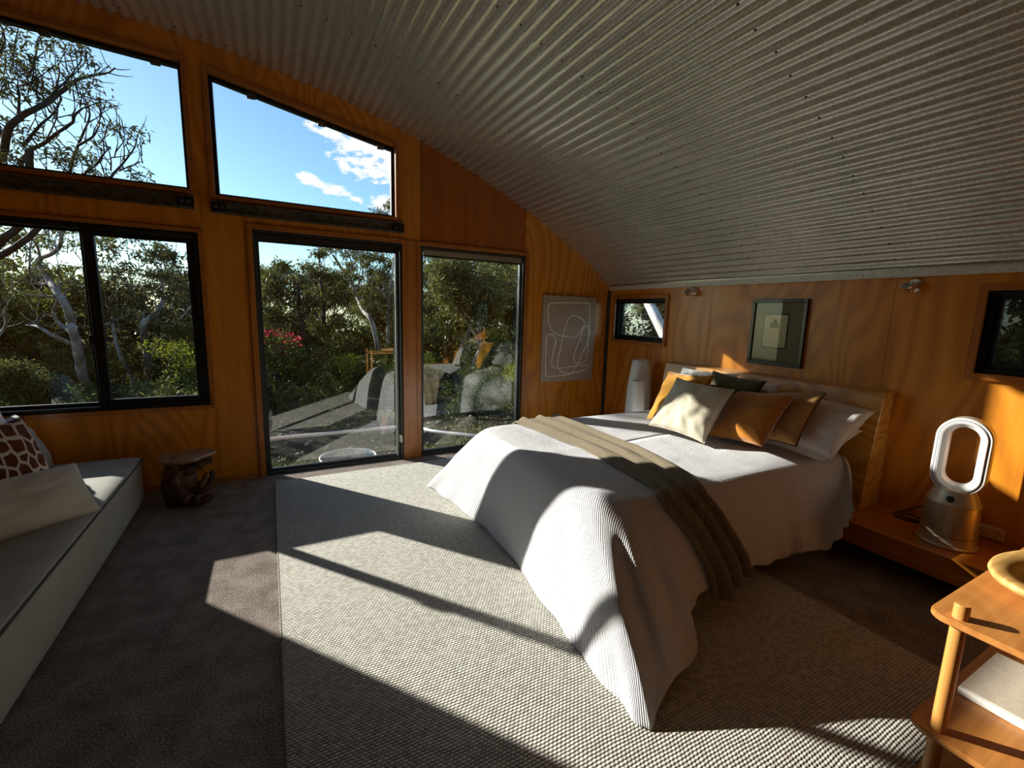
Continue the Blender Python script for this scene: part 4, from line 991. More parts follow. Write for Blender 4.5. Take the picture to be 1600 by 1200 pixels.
for nm, pts, r0_, r1_ in (('root_arm', [(-0.66, 3.98, 0.20), (-0.58, 3.97, 0.27), (-0.50, 3.98, 0.31), (-0.43, 3.99, 0.335)], 0.055, 0.022),
                     ('root_arm', [(-0.66, 3.98, 0.14), (-0.60, 3.93, 0.05), (-0.52, 3.90, 0.035), (-0.44, 3.90, 0.085)], 0.060, 0.024),
                     ('root_arm', [(-0.62, 3.99, 0.16), (-0.55, 3.96, 0.12), (-0.50, 3.95, 0.16), (-0.465, 3.96, 0.235)], 0.050, 0.015),
                     ('root_arm', [(-0.65, 4.05, 0.12), (-0.56, 4.09, 0.06), (-0.48, 4.12, 0.09), (-0.45, 4.13, 0.20)], 0.05, 0.016),
                     ('root_arm', [(-0.66, 4.04, 0.22), (-0.60, 4.10, 0.30), (-0.55, 4.12, 0.345)], 0.05, 0.03),
                     ('root_arm', [(-0.56, 3.96, 0.11), (-0.50, 3.92, 0.12), (-0.455, 3.93, 0.15)], 0.03, 0.010)):
    sp = smooth_pts(pts, 5); m = len(sp); rad = [(r0_+(r1_-r0_)*i/(m-1))*(1+0.18*math.sin(i*1.7+r0_*90)) for i in range(m)]
    sp = [Vector((p.x, p.y, max(p.z, rad[i]+0.001))) for i, p in enumerate(sp)]
    tube(nm, sp, rad, M['stump'], st, 9)
settle(st)

# ------------------------------------------------------------------ oak shelf unit by the camera, bowl, book
sh = thing('shelf_unit', 'open oak side shelf with round corner posts in the right foreground', 'shelf', (2.1, 0.2, 0))
def tier(z):
    x0, x1, y0, y1 = 1.612, 2.62, -0.10, 0.462; P = []; R = 0.045
    for cx_, cy_, a0 in ((x1-R, y0+R, -90), (x1-R, y1-R, 0), (x0+R, y1-R, 90), (x0+R, y0+R, 180)):
        for k in range(7): a = math.radians(a0+k*15); P.append((cx_+R*math.cos(a), cy_+R*math.sin(a)))
    bm = prism_bm(P, z-0.018, z, 'z'); bmesh.ops.recalc_face_normals(bm, faces=bm.faces)
    bmesh.ops.bevel(bm, geom=[e for e in bm.edges if abs(e.verts[0].co.z-e.verts[1].co.z) < 1e-5], offset=0.003, segments=2, affect='EDGES')
    bm_obj('shelf_board', bm, M['oak'], sh, smooth=True, sharp=35)
for z in (0.70, 0.345, 0.09): tier(z)
for px_, py_ in ((1.650, 0.400), (2.582, 0.400), (1.650, -0.04), (2.582, -0.04)):
    lathe('post', [(0.0165, 0), (0.0175, 0.006), (0.0175, 0.735), (0.0155, 0.741)], M['oak_pole'], sh, 24, (px_, py_, 0.0005), 40)
settle(sh)
def bowl():
    cx, cy, z = 2.09, 0.275, 0.7005; n = 64; V = []; F = []
    prof = [(0.50, 0.000), (0.80, 0.016), (0.97, 0.040), (1.0, 0.052), (0.985, 0.060), (0.95, 0.062), (0.72, 0.052), (0.66, 0.040), (0.55, 0.024), (0.30, 0.016), (0.05, 0.015)]
    for k, h in prof:
        for i in range(n):
            a = 2*PI*i/n; c, s = math.cos(a), math.sin(a)
            e = (abs(c)**2.0+abs(s)**2.0)**(-0.5); e *= 1+0.14*max(0, math.cos(a-2.15))**4+0.10*max(0, math.cos(a+0.95))**4+0.02*math.sin(3*a)
            V.append((cx+0.235*k*e*c, cy+0.165*k*e*s, z+h))
    for l in range(len(prof)-1):
        for i in range(n): F.append((l*n+i, l*n+(i+1) % n, (l+1)*n+(i+1) % n, (l+1)*n+i))
    F.append(tuple(range(n))[::-1]); F.append(tuple((len(prof)-1)*n+i for i in range(n)))
    o = mesh_obj('bowl', V, F, M['bowlwood'], None, smooth=True, sharp=60); tag(o, 'hand-carved pale wooden bowl with thick rim on the top shelf', 'bowl')
bowl()
bk = thing('book', 'large linen-covered hardback lying on the shelf below the bowl', 'book', (2.1, 0.35, 0.3455))
bx0, bx1, by0, by1, bz = 1.872, 2.20, 0.170, 0.428, 0.3455
box('back_cover', bx0, bx1, by0, by1, bz, bz+0.003, M['book_cloth'], bk, 0.0008)
box('pages', bx0+0.004, bx1-0.004, by0+0.004, by1-0.004, bz+0.003, bz+0.021, M['page'], bk)
box('front_cover', bx0+0.012, bx1, by0, by1, bz+0.021, bz+0.024, M['book_cloth'], bk, 0.0008)
box('spine', bx0-0.002, bx0+0.003, by0, by1, bz+0.001, bz+0.0235, M['page'], bk, 0.001)
box('hinge_groove', bx0+0.003, bx0+0.012, by0, by1, bz+0.0205, bz+0.0222, M['page'], bk)
settle(bk)
# ------------------------------------------------------------------ outside
def gz(x, y):
    """ground height: nearly level by the glass, falling away to a wooded gully"""
    d = max(y-7.5, 0); base = -0.50 - 0.30*max(-x-0.5, 0)*min(max((y-5)/4, 0), 1)*0.55 - 0.045*d - 0.0012*d*d if d < 40 else -0.5-0.045*40-1.92-0.02*(d-40) - 0.0
    if d >= 40: base = -4.22
    base -= 0.16*max(-x-0.5, 0)*min(max((y-5)/4, 0), 1) if x < -0.5 else 0
    return max(base, -7.0) + 0.10*noise.noise((x*0.5, y*0.5, 2))*min(max(y-5, 0)/2, 1) + 0.03*noise.noise((x*2, y*2, 5))
xs = list(np.arange(-14, 14, 0.35)); xs = [-90, -60, -40, -28, -20] + xs + [14, 18, 24, 34, 50, 80]
ys = list(np.arange(4.55, 18, 0.3)) + [19, 21, 24, 28, 33, 40, 50, 65, 90, 120]
V = [(x, y, gz(x, y)-0.0) for y in ys for x in xs]; F = []; nx = len(xs)
for j in range(len(ys)-1):
    for i in range(nx-1): F.append((j*nx+i, j*nx+i+1, (j+1)*nx+i+1, (j+1)*nx+i))
V2 = len(V)
gr = mesh_obj('ground', V, F, M['earth'], None, smooth=True); struct(gr)
# ground beside and behind the house, same soil
side = []
for x0, x1, y0, y1 in ((3.95, 90, -40, 4.55), (-90, -2.35, -40, 4.55)):
    xs2 = np.linspace(x0, x1, 20); ys2 = np.linspace(y0, y1, 16); b = [(x, y, -0.5-0.02*(abs(x)-2.3)) if y < 4.5 else (x, 4.55, gz(x, 4.55)) for y in ys2 for x in xs2]
    Fq = [(j*20+i, j*20+i+1, (j+1)*20+i+1, (j+1)*20+i) for j in range(15) for i in range(19)]
    struct(mesh_obj('ground', b, Fq, M['earth'], None, smooth=True))

def leaf_cloud(V, F, c, rx, ry, rz, n, ln, wd, r=rnd, droop=0.5):
    for _ in range(n):
        while True:
            q = Vector((r.uniform(-1, 1), r.uniform(-1, 1), r.uniform(-1, 1)))
            if q.length < 1: break
        p = Vector((c[0]+q.x*rx, c[1]+q.y*ry, c[2]+q.z*rz))
        d = Vector((r.gauss(0, 1), r.gauss(0, 1), r.gauss(-droop, 0.8))).normalized()
        w = d.cross(Vector((r.gauss(0, 1), r.gauss(0, 1), r.gauss(0, 1)))).normalized()
        l_ = ln*r.uniform(0.6, 1.3); b = len(V)
        V.append(p); V.append(p+d*l_*0.45+w*wd*0.5); V.append(p+d*l_); V.append(p+d*l_*0.45-w*wd*0.5)
        F.append((b, b+1, b+2, b+3))
def drawn_tree(name, label, data, bark_m, leaf_m, ln, wd, mult=1.0):
    lines, clumps = data
    base = Vector(lines[0][2][0]); g = gz(base.x, base.y)
    t = thing(name, label, 'tree', (base.x, base.y, g))
    V, F = [], []
    for i, (r0_, r1_, pts) in enumerate(lines):
        r0_ *= 0.62; r1_ *= 0.62
        pts = [Vector(p) for p in pts]
        if i == 0 and pts[0].z > g: pts = [Vector((pts[0].x, pts[0].y, g-0.1))] + pts
        sp = smooth_pts(pts, 4); m = len(sp)
        rad = [r0_+(r1_-r0_)*k/(m-1) for k in range(m)]
        for k in range(1, m-1): sp[k] = sp[k]+Vector((rnd.uniform(-1, 1), rnd.uniform(-1, 1), rnd.uniform(-1, 1)))*rad[k]*0.12
        tube_data(sp, rad, 7, V=V, F=F)
        # thin twigs off every limb
        for k in range(2, m, 2):
            if r1_ > 0.022: continue
            d = Vector((rnd.gauss(0, 1), rnd.gauss(0, 0.8), rnd.gauss(0.6, 0.8))).normalized(); p = sp[k]; q = [p]
            for _ in range(3): d = (d+Vector((rnd.gauss(0, 0.3), rnd.gauss(0, 0.3), 0.18))).normalized(); p = p+d*rnd.uniform(0.10, 0.2); q.append(p)
            tube_data(q, [0.012, 0.009, 0.007, 0.004], 4, V=V, F=F)
    mesh_obj('trunk', V, F, M[bark_m], t, smooth=True)
    V, F = [], []; TV, TF = [], []
    for x, y, z, rx, rz, n in clumps:
        sub = max(3, n//22)
        for _ in range(sub):
            c = Vector((x+rnd.gauss(0, 0.5)*rx, y+rnd.gauss(0, 0.5)*max(rx, rz)*1.1, z+rnd.gauss(0, 0.5)*rz)); rr = 0.11+0.08*rnd.random()
            leaf_cloud(V, F, c, rr*1.3, rr*1.3, rr*0.7, int(n*mult/sub)+1, ln, wd)
            dn = c+Vector((rnd.gauss(0, 0.12), rnd.gauss(0, 0.12), -rnd.uniform(0.25, 0.6))); tube_data([dn, (dn+c)/2+Vector((rnd.gauss(0, 0.05), 0, 0)), c], [0.012, 0.008, 0.004], 4, V=TV, F=TF)
    f = mesh_obj('foliage', V, F, M[leaf_m], t); f['kind'] = 'stuff'
    f = mesh_obj('twigs', TV, TF, M[bark_m], t); f['kind'] = 'stuff'
    settle(t); return t
TREES = {"bare_gum_tree":[[[0.16,0.09,[[-5.88,12.0,-0.34],[-5.45,12.1,0.97],[-4.93,12.5,1.94],[-4.48,12.59,2.56],[-4.04,12.32,2.98],[-3.75,11.86,3.49],[-3.55,11.48,4.09]]],[0.1,0.02,[[-4.04,12.0,4.14],[-3.82,11.6,4.41],[-3.56,11.4,4.62],[-3.3,11.56,4.92],[-3.2,11.99,5.28],[-3.03,12.42,5.72],[-2.79,12.6,5.94],[-2.56,12.41,5.96],[-2.35,11.97,5.91]]],[0.12,0.09,[[-5.41,12.0,0.98],[-4.92,12.22,2.58],[-4.48,12.55,3.61],[-4.23,12.55,4.26]]],[0.07,0.025,[[-3.87,12.0,3.94],[-3.88,12.58,4.33],[-3.64,12.52,4.5],[-3.33,12.15,4.63],[-3.0,11.69,4.71],[-2.88,11.42,4.77],[-2.78,11.5,4.94]]],[0.04,0.015,[[-3.42,12.0,5.05],[-3.1,11.42,5.13],[-2.94,11.48,5.36],[-2.82,11.86,5.85]]],[0.04,0.015,[[-3.8,12.0,4.79],[-3.77,12.05,5.12],[-3.63,11.61,5.15]]],[0.035,0.012,[[-3.62,12.0,5.45],[-3.41,11.63,5.52],[-3.47,12.08,5.97],[-3.56,12.48,6.28],[-3.46,12.59,6.55]]],[0.05,0.015,[[-3.28,12.0,3.54],[-3.24,12.58,4.37],[-2.99,12.28,4.74],[-2.76,11.82,4.95],[-2.74,11.46,5.14]]],[0.04,0.012,[[-3.03,12.0,4.41],[-2.76,11.85,4.57],[-2.76,12.31,4.93],[-2.75,12.58,5.33]]],[0.04,0.012,[[-2.99,12.0,3.9],[-2.66,11.52,4.03],[-2.52,11.41,4.2],[-2.47,11.65,4.38]]],[0.05,0.015,[[-2.87,12.0,3.32],[-2.59,11.96,3.88],[-2.44,12.4,4.32],[-2.28,12.6,4.69],[-2.19,12.44,4.89]]],[0.03,0.01,[[-2.45,12.0,4.05],[-2.24,11.7,4.09],[-2.0,11.42,4.14]]],[0.025,0.01,[[-2.58,12.0,4.03],[-2.53,11.86,4.24],[-2.51,11.48,4.48]]],[0.02,0.01,[[-2.36,12.0,4.23],[-2.26,11.59,4.41],[-2.39,12.03,4.78]]],[0.04,0.015,[[-4.04,12.0,4.19],[-4.16,12.25,4.75],[-4.24,12.56,5.35]]],[0.04,0.012,[[-3.96,12.0,5.68],[-3.87,12.07,6.02],[-3.76,11.62,6.12]]],[0.03,0.01,[[-3.76,12.0,5.74],[-3.78,12.2,6.06],[-3.8,12.54,6.51]]],[0.05,0.015,[[-3.8,12.0,4.24],[-3.56,12.06,4.66],[-3.47,12.47,5.02],[-3.37,12.6,5.33]]],[0.03,0.01,[[-3.26,12.0,5.32],[-3.32,12.57,5.84],[-3.26,12.28,5.94]]],[0.03,0.01,[[-3.76,12.0,5.27],[-3.38,11.42,5.21],[-3.19,11.49,5.45]]],[0.1,0.05,[[-4.74,12.0,1.92],[-3.68,11.43,2.6],[-3.21,11.74,3.49],[-2.92,12.2,3.35]]],[0.025,0.01,[[-3.49,12.0,4.37],[-3.31,12.1,4.88],[-3.46,12.5,5.25]]],[0.02,0.01,[[-3.29,12.0,4.59],[-3.18,11.4,4.6],[-3.22,11.62,4.74]]]],[[-3.01,11.56,5.86,0.64,0.37,260],[-3.77,12.0,5.49,0.62,0.53,330],[-3.49,11.99,5.38,0.53,0.24,200],[-2.84,12.0,5.35,0.21,0.14,60],[-2.78,12.55,5.42,0.25,0.12,60],[-2.26,11.82,4.77,0.28,0.15,90],[-3.22,11.67,4.2,0.42,0.23,170],[-4.03,12.03,4.03,0.29,0.29,150],[-3.73,12.17,6.42,0.44,0.19,90],[-3.08,12.53,4.47,0.25,0.25,60],[-3.54,12.1,4.65,0.72,0.43,160],[-2.99,11.72,4.05,0.37,0.28,90],[-2.84,12.52,4.05,0.2,0.15,40],[-2.26,11.99,3.99,0.38,0.1,50],[-4.06,12.21,4.88,0.39,0.39,100],[-4.04,11.97,5.65,0.38,0.71,200]]],"twisted_gum_tree":[[[0.2,0.13,[[-3.7,14.0,-2.48],[-4.0,14.69,-1.14],[-3.97,14.19,-0.24],[-3.83,13.58,0.44],[-3.79,13.22,0.97]]],[0.13,0.05,[[-4.01,14.0,0.94],[-3.83,13.22,1.36],[-4.07,13.6,1.71],[-4.37,14.22,1.97],[-4.63,14.7,2.28],[-4.65,14.76,2.44],[-4.36,14.36,2.5],[-4.0,13.74,2.61],[-3.79,13.28,2.78],[-3.79,13.25,3.01]]],[0.08,0.03,[[-4.03,14.0,0.48],[-4.2,13.39,0.78],[-4.56,13.95,0.9],[-4.94,14.54,0.91]]],[0.08,0.03,[[-4.0,14.0,0.75],[-4.46,14.74,0.99],[-4.37,14.31,1.27],[-4.1,13.69,1.53],[-4.26,13.25,1.59]]],[0.05,0.02,[[-4.4,14.0,2.32],[-4.3,13.68,2.61],[-4.31,13.25,2.86],[-4.4,13.28,3.05]]],[0.05,0.02,[[-4.31,14.0,1.86],[-4.52,14.14,1.85],[-4.43,13.53,2.07],[-4.28,13.21,2.49],[-4.48,13.37,2.72]]],[0.04,0.02,[[-4.08,14.0,2.63],[-4.42,14.77,2.9],[-4.41,14.4,3.26]]],[0.07,0.03,[[-5.36,14.0,0.53],[-5.41,14.68,0.75],[-5.13,14.17,0.96],[-4.92,13.56,1.26]]],[0.05,0.02,[[-5.19,14.0,-0.5],[-5.06,14.23,-0.28],[-5.0,14.71,-0.23]]]],[[-4.36,14.62,3.08,0.84,0.45,260],[-4.61,13.81,2.7,0.91,0.49,230],[-4.25,14.38,2.28,0.44,0.38,110],[-4.57,13.27,2.93,0.59,0.47,150],[-4.27,14.66,3.28,0.45,0.26,100],[-4.54,14.06,2.2,0.68,0.37,110],[-5.11,14.51,1.76,0.7,0.26,120]]],"bushy_gum_tree":[[[0.2,0.1,[[-3.54,17.0,-3.21],[-3.49,17.76,-1.24],[-3.21,16.86,-0.24],[-3.1,16.05,0.66],[-2.99,15.81,1.02],[-2.81,16.3,1.2],[-2.78,17.21,1.66]]],[0.07,0.03,[[-3.18,17.0,-0.11],[-2.93,17.1,0.37],[-2.46,16.21,0.79],[-1.98,15.8,1.36],[-1.77,16.12,1.69]]],[0.08,0.03,[[-3.29,17.0,-1.47],[-2.93,17.3,-0.69],[-2.54,16.38,-0.1],[-1.97,15.83,0.54],[-1.57,15.99,1.0]]],[0.05,0.02,[[-3.55,17.0,-0.92],[-3.47,17.41,-0.39],[-3.52,18.1,0.15]]],[0.12,0.05,[[-3.69,17.0,-1.69],[-3.59,16.72,-0.68],[-3.62,15.97,-0.04],[-3.68,15.84,0.5],[-3.83,16.42,1.17]]],[0.05,0.02,[[-4.35,17.0,0.74],[-3.88,16.27,0.91],[-3.44,15.81,1.1]]],[0.06,0.02,[[-3.21,17.0,0.99],[-3.44,17.3,1.64],[-3.72,18.04,2.36]]],[0.06,0.02,[[-2.74,17.0,1.66],[-2.75,16.92,2.36],[-3.13,17.81,2.91]]],[0.05,0.02,[[-2.78,17.0,2.13],[-2.44,16.97,2.47],[-2.26,16.12,2.82]]]],[[-2.72,16.54,2.42,1.13,0.64,900],[-3.13,17.74,3.23,0.53,0.15,90],[-2.32,16.06,2.86,0.55,0.21,150],[-3.88,16.74,3.09,0.79,0.64,330],[-4.02,17.9,2.1,1.22,0.69,600],[-3.25,18.0,1.9,1.38,0.69,700],[-2.33,16.36,1.76,0.63,0.42,200],[-3.21,15.99,3.4,0.41,0.27,80],[-4.26,17.69,1.33,1.06,0.68,450],[-3.3,17.29,1.08,1.25,0.74,500],[-2.3,16.37,1.12,0.77,0.63,300]]],"dark_gum_tree":[[[0.13,0.09,[[0.79,13.0,-0.7],[0.83,12.42,0.49],[0.72,12.1,0.78],[0.7,12.32,1.16],[0.67,12.96,1.41]]],[0.09,0.04,[[0.68,13.0,1.41],[0.57,13.85,1.54],[0.39,13.81,1.59],[0.21,13.28,1.83],[0.12,12.58,2.04]]],[0.08,0.03,[[0.68,13.0,1.41],[0.67,12.14,1.7],[0.68,12.58,1.96],[0.6,13.28,2.23],[0.45,13.81,2.52]]],[0.06,0.03,[[0.72,13.0,1.27],[0.88,12.34,1.34],[0.87,12.1,1.5],[0.77,12.4,1.57]]],[0.05,0.02,[[0.8,13.0,0.72],[0.59,12.14,1.03],[0.43,12.6,1.14],[0.2,13.3,1.18],[0.09,13.82,1.3]]],[0.05,0.02,[[0.7,13.0,1.98],[0.78,13.87,2.3],[0.6,13.76,2.45]]]],[[0.41,13.26,2.54,0.34,0.15,280],[0.13,12.77,2.25,0.29,0.22,260],[0.04,13.0,1.74,0.33,0.22,260],[0.55,12.7,2.12,0.36,0.22,280],[0.25,13.24,2.07,0.34,0.23,260],[0.86,13.12,2.58,0.19,0.11,110],[0.55,13.21,1.82,0.41,0.26,300],[0.04,12.21,1.32,0.31,0.17,220],[0.86,12.5,1.71,0.32,0.18,220],[0.42,12.23,1.33,0.42,0.24,250]]],"slim_gum_tree":[[[0.1,0.06,[[1.31,15.0,-1.06],[1.46,15.04,0.6],[1.44,14.38,1.42],[1.39,14.1,1.99],[1.37,14.36,2.33]]],[0.05,0.02,[[1.5,15.0,1.42],[1.72,14.53,1.64],[1.74,14.12,2.01]]],[0.05,0.02,[[1.48,15.0,2.02],[1.83,15.9,2.2],[1.88,15.69,2.53]]],[0.05,0.02,[[1.4,15.0,0.7],[1.77,14.1,1.18],[2.12,14.44,1.44]]],[0.04,0.015,[[1.43,15.0,2.37],[1.27,14.5,2.48],[1.08,14.12,2.65]]]],[[1.35,15.0,2.61,0.26,0.21,200],[1.57,15.18,2.42,0.6,0.26,480],[2.02,15.78,2.44,0.4,0.27,300],[1.32,15.16,2.15,0.47,0.26,260],[1.64,14.27,2.01,0.53,0.24,340],[1.37,14.36,2.99,0.25,0.16,130],[1.5,15.35,1.71,0.61,0.31,330],[1.98,14.68,1.85,0.42,0.29,250]]],"leaning_gum_tree":[[[0.13,0.05,[[3.49,16.0,-1.34],[2.98,15.02,0.94],[2.8,15.82,1.44],[2.72,16.73,2.06],[2.59,17.19,2.55],[2.31,16.93,2.88],[1.95,16.11,3.2]]],[0.05,0.02,[[2.41,16.0,2.48],[2.4,15.21,2.83],[2.22,14.8,3.19]]],[0.1,0.05,[[3.61,16.0,-1.35],[3.68,16.08,0.91],[3.54,15.19,1.92],[3.56,14.8,2.65],[3.68,15.14,3.18]]],[0.05,0.02,[[3.69,16.0,1.83],[3.19,14.96,2.1],[3.21,15.71,2.34]]],[0.04,0.015,[[1.73,16.0,2.67],[1.66,17.14,3.06],[1.54,16.52,3.17]]],[0.05,0.02,[[2.6,16.0,2.04],[2.98,16.71,2.73],[2.7,15.8,3.34]]],[0.06,0.02,[[3.69,16.0,1.65],[4.19,16.67,1.44],[4.3,15.75,1.89]]]],[[2.01,15.8,3.31,0.36,0.18,220],[2.57,16.98,2.97,0.39,0.29,240],[2.82,16.75,3.33,0.38,0.24,240],[3.41,16.77,3.38,0.52,0.29,420],[3.13,16.32,2.89,0.46,0.32,340],[2.26,14.82,2.5,0.38,0.25,230],[3.38,15.49,2.58,0.48,0.31,360],[3.12,16.0,2.2,0.5,0.27,280],[2.79,16.96,2.14,0.43,0.29,220],[3.67,15.67,2.95,0.27,0.27,160],[3.43,16.12,1.86,0.5,0.28,240],[3.68,16.84,3.64,0.24,0.14,120],[3.6,15.62,3.74,0.31,0.27,130],[4.06,16.6,5.09,0.57,0.28,260],[3.57,16.23,4.68,0.28,0.23,130],[4.33,16.06,5.1,0.37,0.32,160],[2.89,16.31,1.62,0.56,0.32,240]]]}
drawn_tree('gum_tree', 'sparse gum tree with bare forked limbs against the sky, upper left window', TREES['bare_gum_tree'], 'bark_dark', 'leaf_dark', 0.13, 0.032, 1.3)
drawn_tree('gum_tree', 'pale gum with a twisted S-shaped trunk behind the left window pane', TREES['twisted_gum_tree'], 'bark_pale', 'leaf_gum', 0.14, 0.036, 1.4)
drawn_tree('gum_tree', 'bushy round-crowned gum behind the right pane of the wide window', TREES['bushy_gum_tree'], 'bark_pale', 'leaf_dark', 0.15, 0.045, 1.6)
drawn_tree('gum_tree', 'dark-trunked spreading tree nearest the left glass door', TREES['dark_gum_tree'], 'bark_dark', 'leaf_gum', 0.12, 0.035, 1.7)
drawn_tree('gum_tree', 'dark upright tree in the middle of the left glass door', TREES['slim_gum_tree'], 'bark_dark', 'leaf_gum', 0.13, 0.038, 1.6)
drawn_tree('gum_tree', 'tall leaning gum rising to the right of the left glass door', TREES['leaning_gum_tree'], 'bark_pale', 'leaf_gum', 0.13, 0.038, 1.6)

def grown_tree(kind, seed, H, bark_m, leaf_m, n_leaf, ln, wd, low=0.0):
    """a generic bush tree: recursive limbs with leaf sprays at the tips"""
    r = random.Random(seed); V, F = [], []; tips = []
    def limb(p, d, L, R, dep):
        pts = [p]; q = p
        for k in range(4):
            d = (d+Vector((r.gauss(0, 0.20), r.gauss(0, 0.20), r.gauss(0.05, 0.1)))).normalized(); q = q+d*L/4; pts.append(q)
        tube_data(pts, [R*(1-0.13*k) for k in range(5)], 6 if dep < 2 else 4, V=V, F=F, cap=False)
        if dep >= (3 if kind != 'pole' else 4): tips.append(q); tips.append(pts[2]); return
        nb = 3 if dep else (3 if kind == 'spread' else 2)
        for _ in range(nb):
            sp = {'spread': 0.75, 'pole': 0.38, 'round': 0.85}[kind]
            nd = (d+Vector((r.gauss(0, sp), r.gauss(0, sp), r.uniform(0.0, 0.4)))).normalized(); limb(q, nd, L*r.uniform(0.55, 0.8), R*0.52, dep+1)
        if dep >= 1: limb(pts[2], (d+Vector((r.gauss(0, 0.9), r.gauss(0, 0.9), 0.1))).normalized(), L*0.55, R*0.4, dep+1)
    limb(Vector((0, 0, -0.3)), Vector((r.gauss(0, 0.12), r.gauss(0, 0.12), 1)).normalized(), H*(0.42 if kind == 'pole' else 0.33), H*0.017, 0)
    LV, LF = [], []; per = max(3, n_leaf//len(tips))
    for t in tips: leaf_cloud(LV, LF, t, H*0.065, H*0.065, H*0.045, per, ln, wd, r)
    if low:
        for _ in range(int(low)):
            leaf_cloud(LV, LF, (r.gauss(0, H*0.16), r.gauss(0, H*0.16), r.uniform(0.1, 0.5)*H), H*0.07, H*0.07, H*0.06, 26, ln, wd, r)
    a = bpy.data.meshes.new('trunk'); a.from_pydata([tuple(v) for v in V], [], F); a.materials.append(M[bark_m]); a.polygons.foreach_set('use_smooth', [True]*len(a.polygons))
    b = bpy.data.meshes.new('foliage'); b.from_pydata([tuple(v) for v in LV], [], LF); b.materials.append(M[leaf_m])
    return a, b
protos = [grown_tree('spread', 11, 6.0, 'bark_dark', 'leaf_gum', 9000, 0.17, 0.055, 20), grown_tree('spread', 23, 6.5, 'bark_pale', 'leaf_gum', 9000, 0.17, 0.055, 20), grown_tree('pole', 5, 8.0, 'bark_pale', 'leaf_gum', 8000, 0.18, 0.055, 10),
          grown_tree('round', 31, 5.0, 'bark_dark', 'leaf_dark', 10000, 0.16, 0.055, 60), grown_tree('pole', 47, 8.5, 'bark_dark', 'leaf_dark', 8000, 0.18, 0.055, 10)]
def place_tree(k, x, y, s, label, group=None, rot=None):
    t = thing('bush_tree', label, 'tree', (x, y, gz(x, y)), group); t.rotation_euler = (0, 0, rnd.uniform(0, 6.28) if rot is None else rot); t.scale = (s, s, s)
    for nm, me in zip(('trunk', 'foliage'), protos[k]):
        o = bpy.data.objects.new(nm, me); C.objects.link(o); o.parent = t
        if nm == 'foliage': o['kind'] = 'stuff'
rr = random.Random(99); SPOTS = []
def ring(n, y0, y1, x_of, s0, s1, kinds, label, group):
    for i in range(n):
        best = None
        for _ in range(14):                                    # spread the crowns out
            y = y0+(y1-y0)*rr.random(); a = x_of(i, n); x = y*math.tan(a); d = min([math.hypot(x-p, y-q)/s for p, q, s in SPOTS] or [9])
            if best is None or d > best[0]: best = (d, x, y)
        x, y = best[1:]; SPOTS.append((x, y, (s0+s1)/2)); place_tree(rr.choice(kinds), x, y, rr.uniform(s0, s1), label, group)
# belts of bush behind the nearer trees: azimuths from the far left of the wide window to the small head-wall window
belt = lambda a0, a1: (lambda i, n: math.radians(a0+(a1-a0)*(i+rr.random())/n))
ring(6, 15.0, 20.0, belt(13, 36), 0.62, 0.85, (0, 1, 3), 'olive-green bush tree in the first belt of forest beyond the right-hand door', 'bush trees, first belt right')
ring(10, 15.0, 20.0, belt(-26, 12), 0.46, 0.60, (0, 1, 0, 3), 'olive-green bush tree in the first belt of forest outside', 'bush trees, first belt')
ring(20, 21.0, 29.0, belt(-30, 14), 0.55, 0.75, (0, 1, 2, 3, 4), 'grey-green gum in the middle belt of forest outside', 'gums, middle belt')
ring(18, 18.0, 32.0, belt(-34, -10), 1.1, 1.45, (0, 1, 3, 3), 'leafy tree standing in the gully behind the wide window', 'gully trees, wide window')
ring(10, 20.0, 26.0, belt(15, 42), 0.85, 1.15, (0, 1, 2, 4), 'taller gum in the middle belt of forest beyond the right-hand door', 'gums, middle belt right')
ring(34, 31.0, 50.0, belt(-40, 52), 0.9, 1.25, (0, 1, 2, 3, 4, 3), 'distant gum on the skyline beyond the gully', 'gums on the skyline')
def low_bush(seed):
    r = random.Random(seed); V, F = [], []; LV, LF = [], []
    for k in range(12):
        a = r.uniform(0, 6.28); e = Vector((math.cos(a)*0.7*r.random(), math.sin(a)*0.7*r.random(), r.uniform(0.7, 1.3)))
        tube_data([Vector((0, 0, -0.2)), e*0.5+Vector((0, 0, 0.1)), e], [0.03, 0.018, 0.006], 4, V=V, F=F, cap=False)
        leaf_cloud(LV, LF, e, 0.32, 0.32, 0.26, 130, 0.13, 0.04, r, -0.3); leaf_cloud(LV, LF, e*0.55, 0.34, 0.34, 0.22, 90, 0.13, 0.04, r, 0)
    a = bpy.data.meshes.new('stems'); a.from_pydata([tuple(v) for v in V], [], F); a.materials.append(M['bark_dark'])
    b = bpy.data.meshes.new('foliage'); b.from_pydata([tuple(v) for v in LV], [], LF); b.materials.append(M['leaf_gum' if seed % 2 else 'leaf_shrub'])
    return a, b
lows = [low_bush(61), low_bush(62), low_bush(63)]
for i in range(96):
    y = 8.8+7.5*(i/60) if i < 60 else 16.5+12*((i-60)/36)+rr.uniform(-0.3, 0.3); a = math.radians(-24+60*((i*0.618) % 1)); x = y*math.tan(a)
    if y < 10.2 and -0.3 < x < 3.2: continue
    s = rr.uniform(0.55, 0.95)*(1.0 if y > 11 else 0.75)*(1.0 if y < 16 else 1.9)
    left = x < -0.3
    t = thing('low_bush', 'knee-high grey-green bush in the thicket seen through the ' + ('wide window' if left else 'glass doors'), 'shrub', (x, y, gz(x, y)), 'thicket bushes, ' + ('wide window' if left else 'doors'))
    t.rotation_euler = (0, 0, rr.uniform(0, 6)); t.scale = (s*1.1, s*1.1, s)
    for nm, me in zip(('stems', 'foliage'), lows[i % 3]):
        o = bpy.data.objects.new(nm, me); C.objects.link(o); o.parent = t
        if nm == 'foliage': o['kind'] = 'stuff'
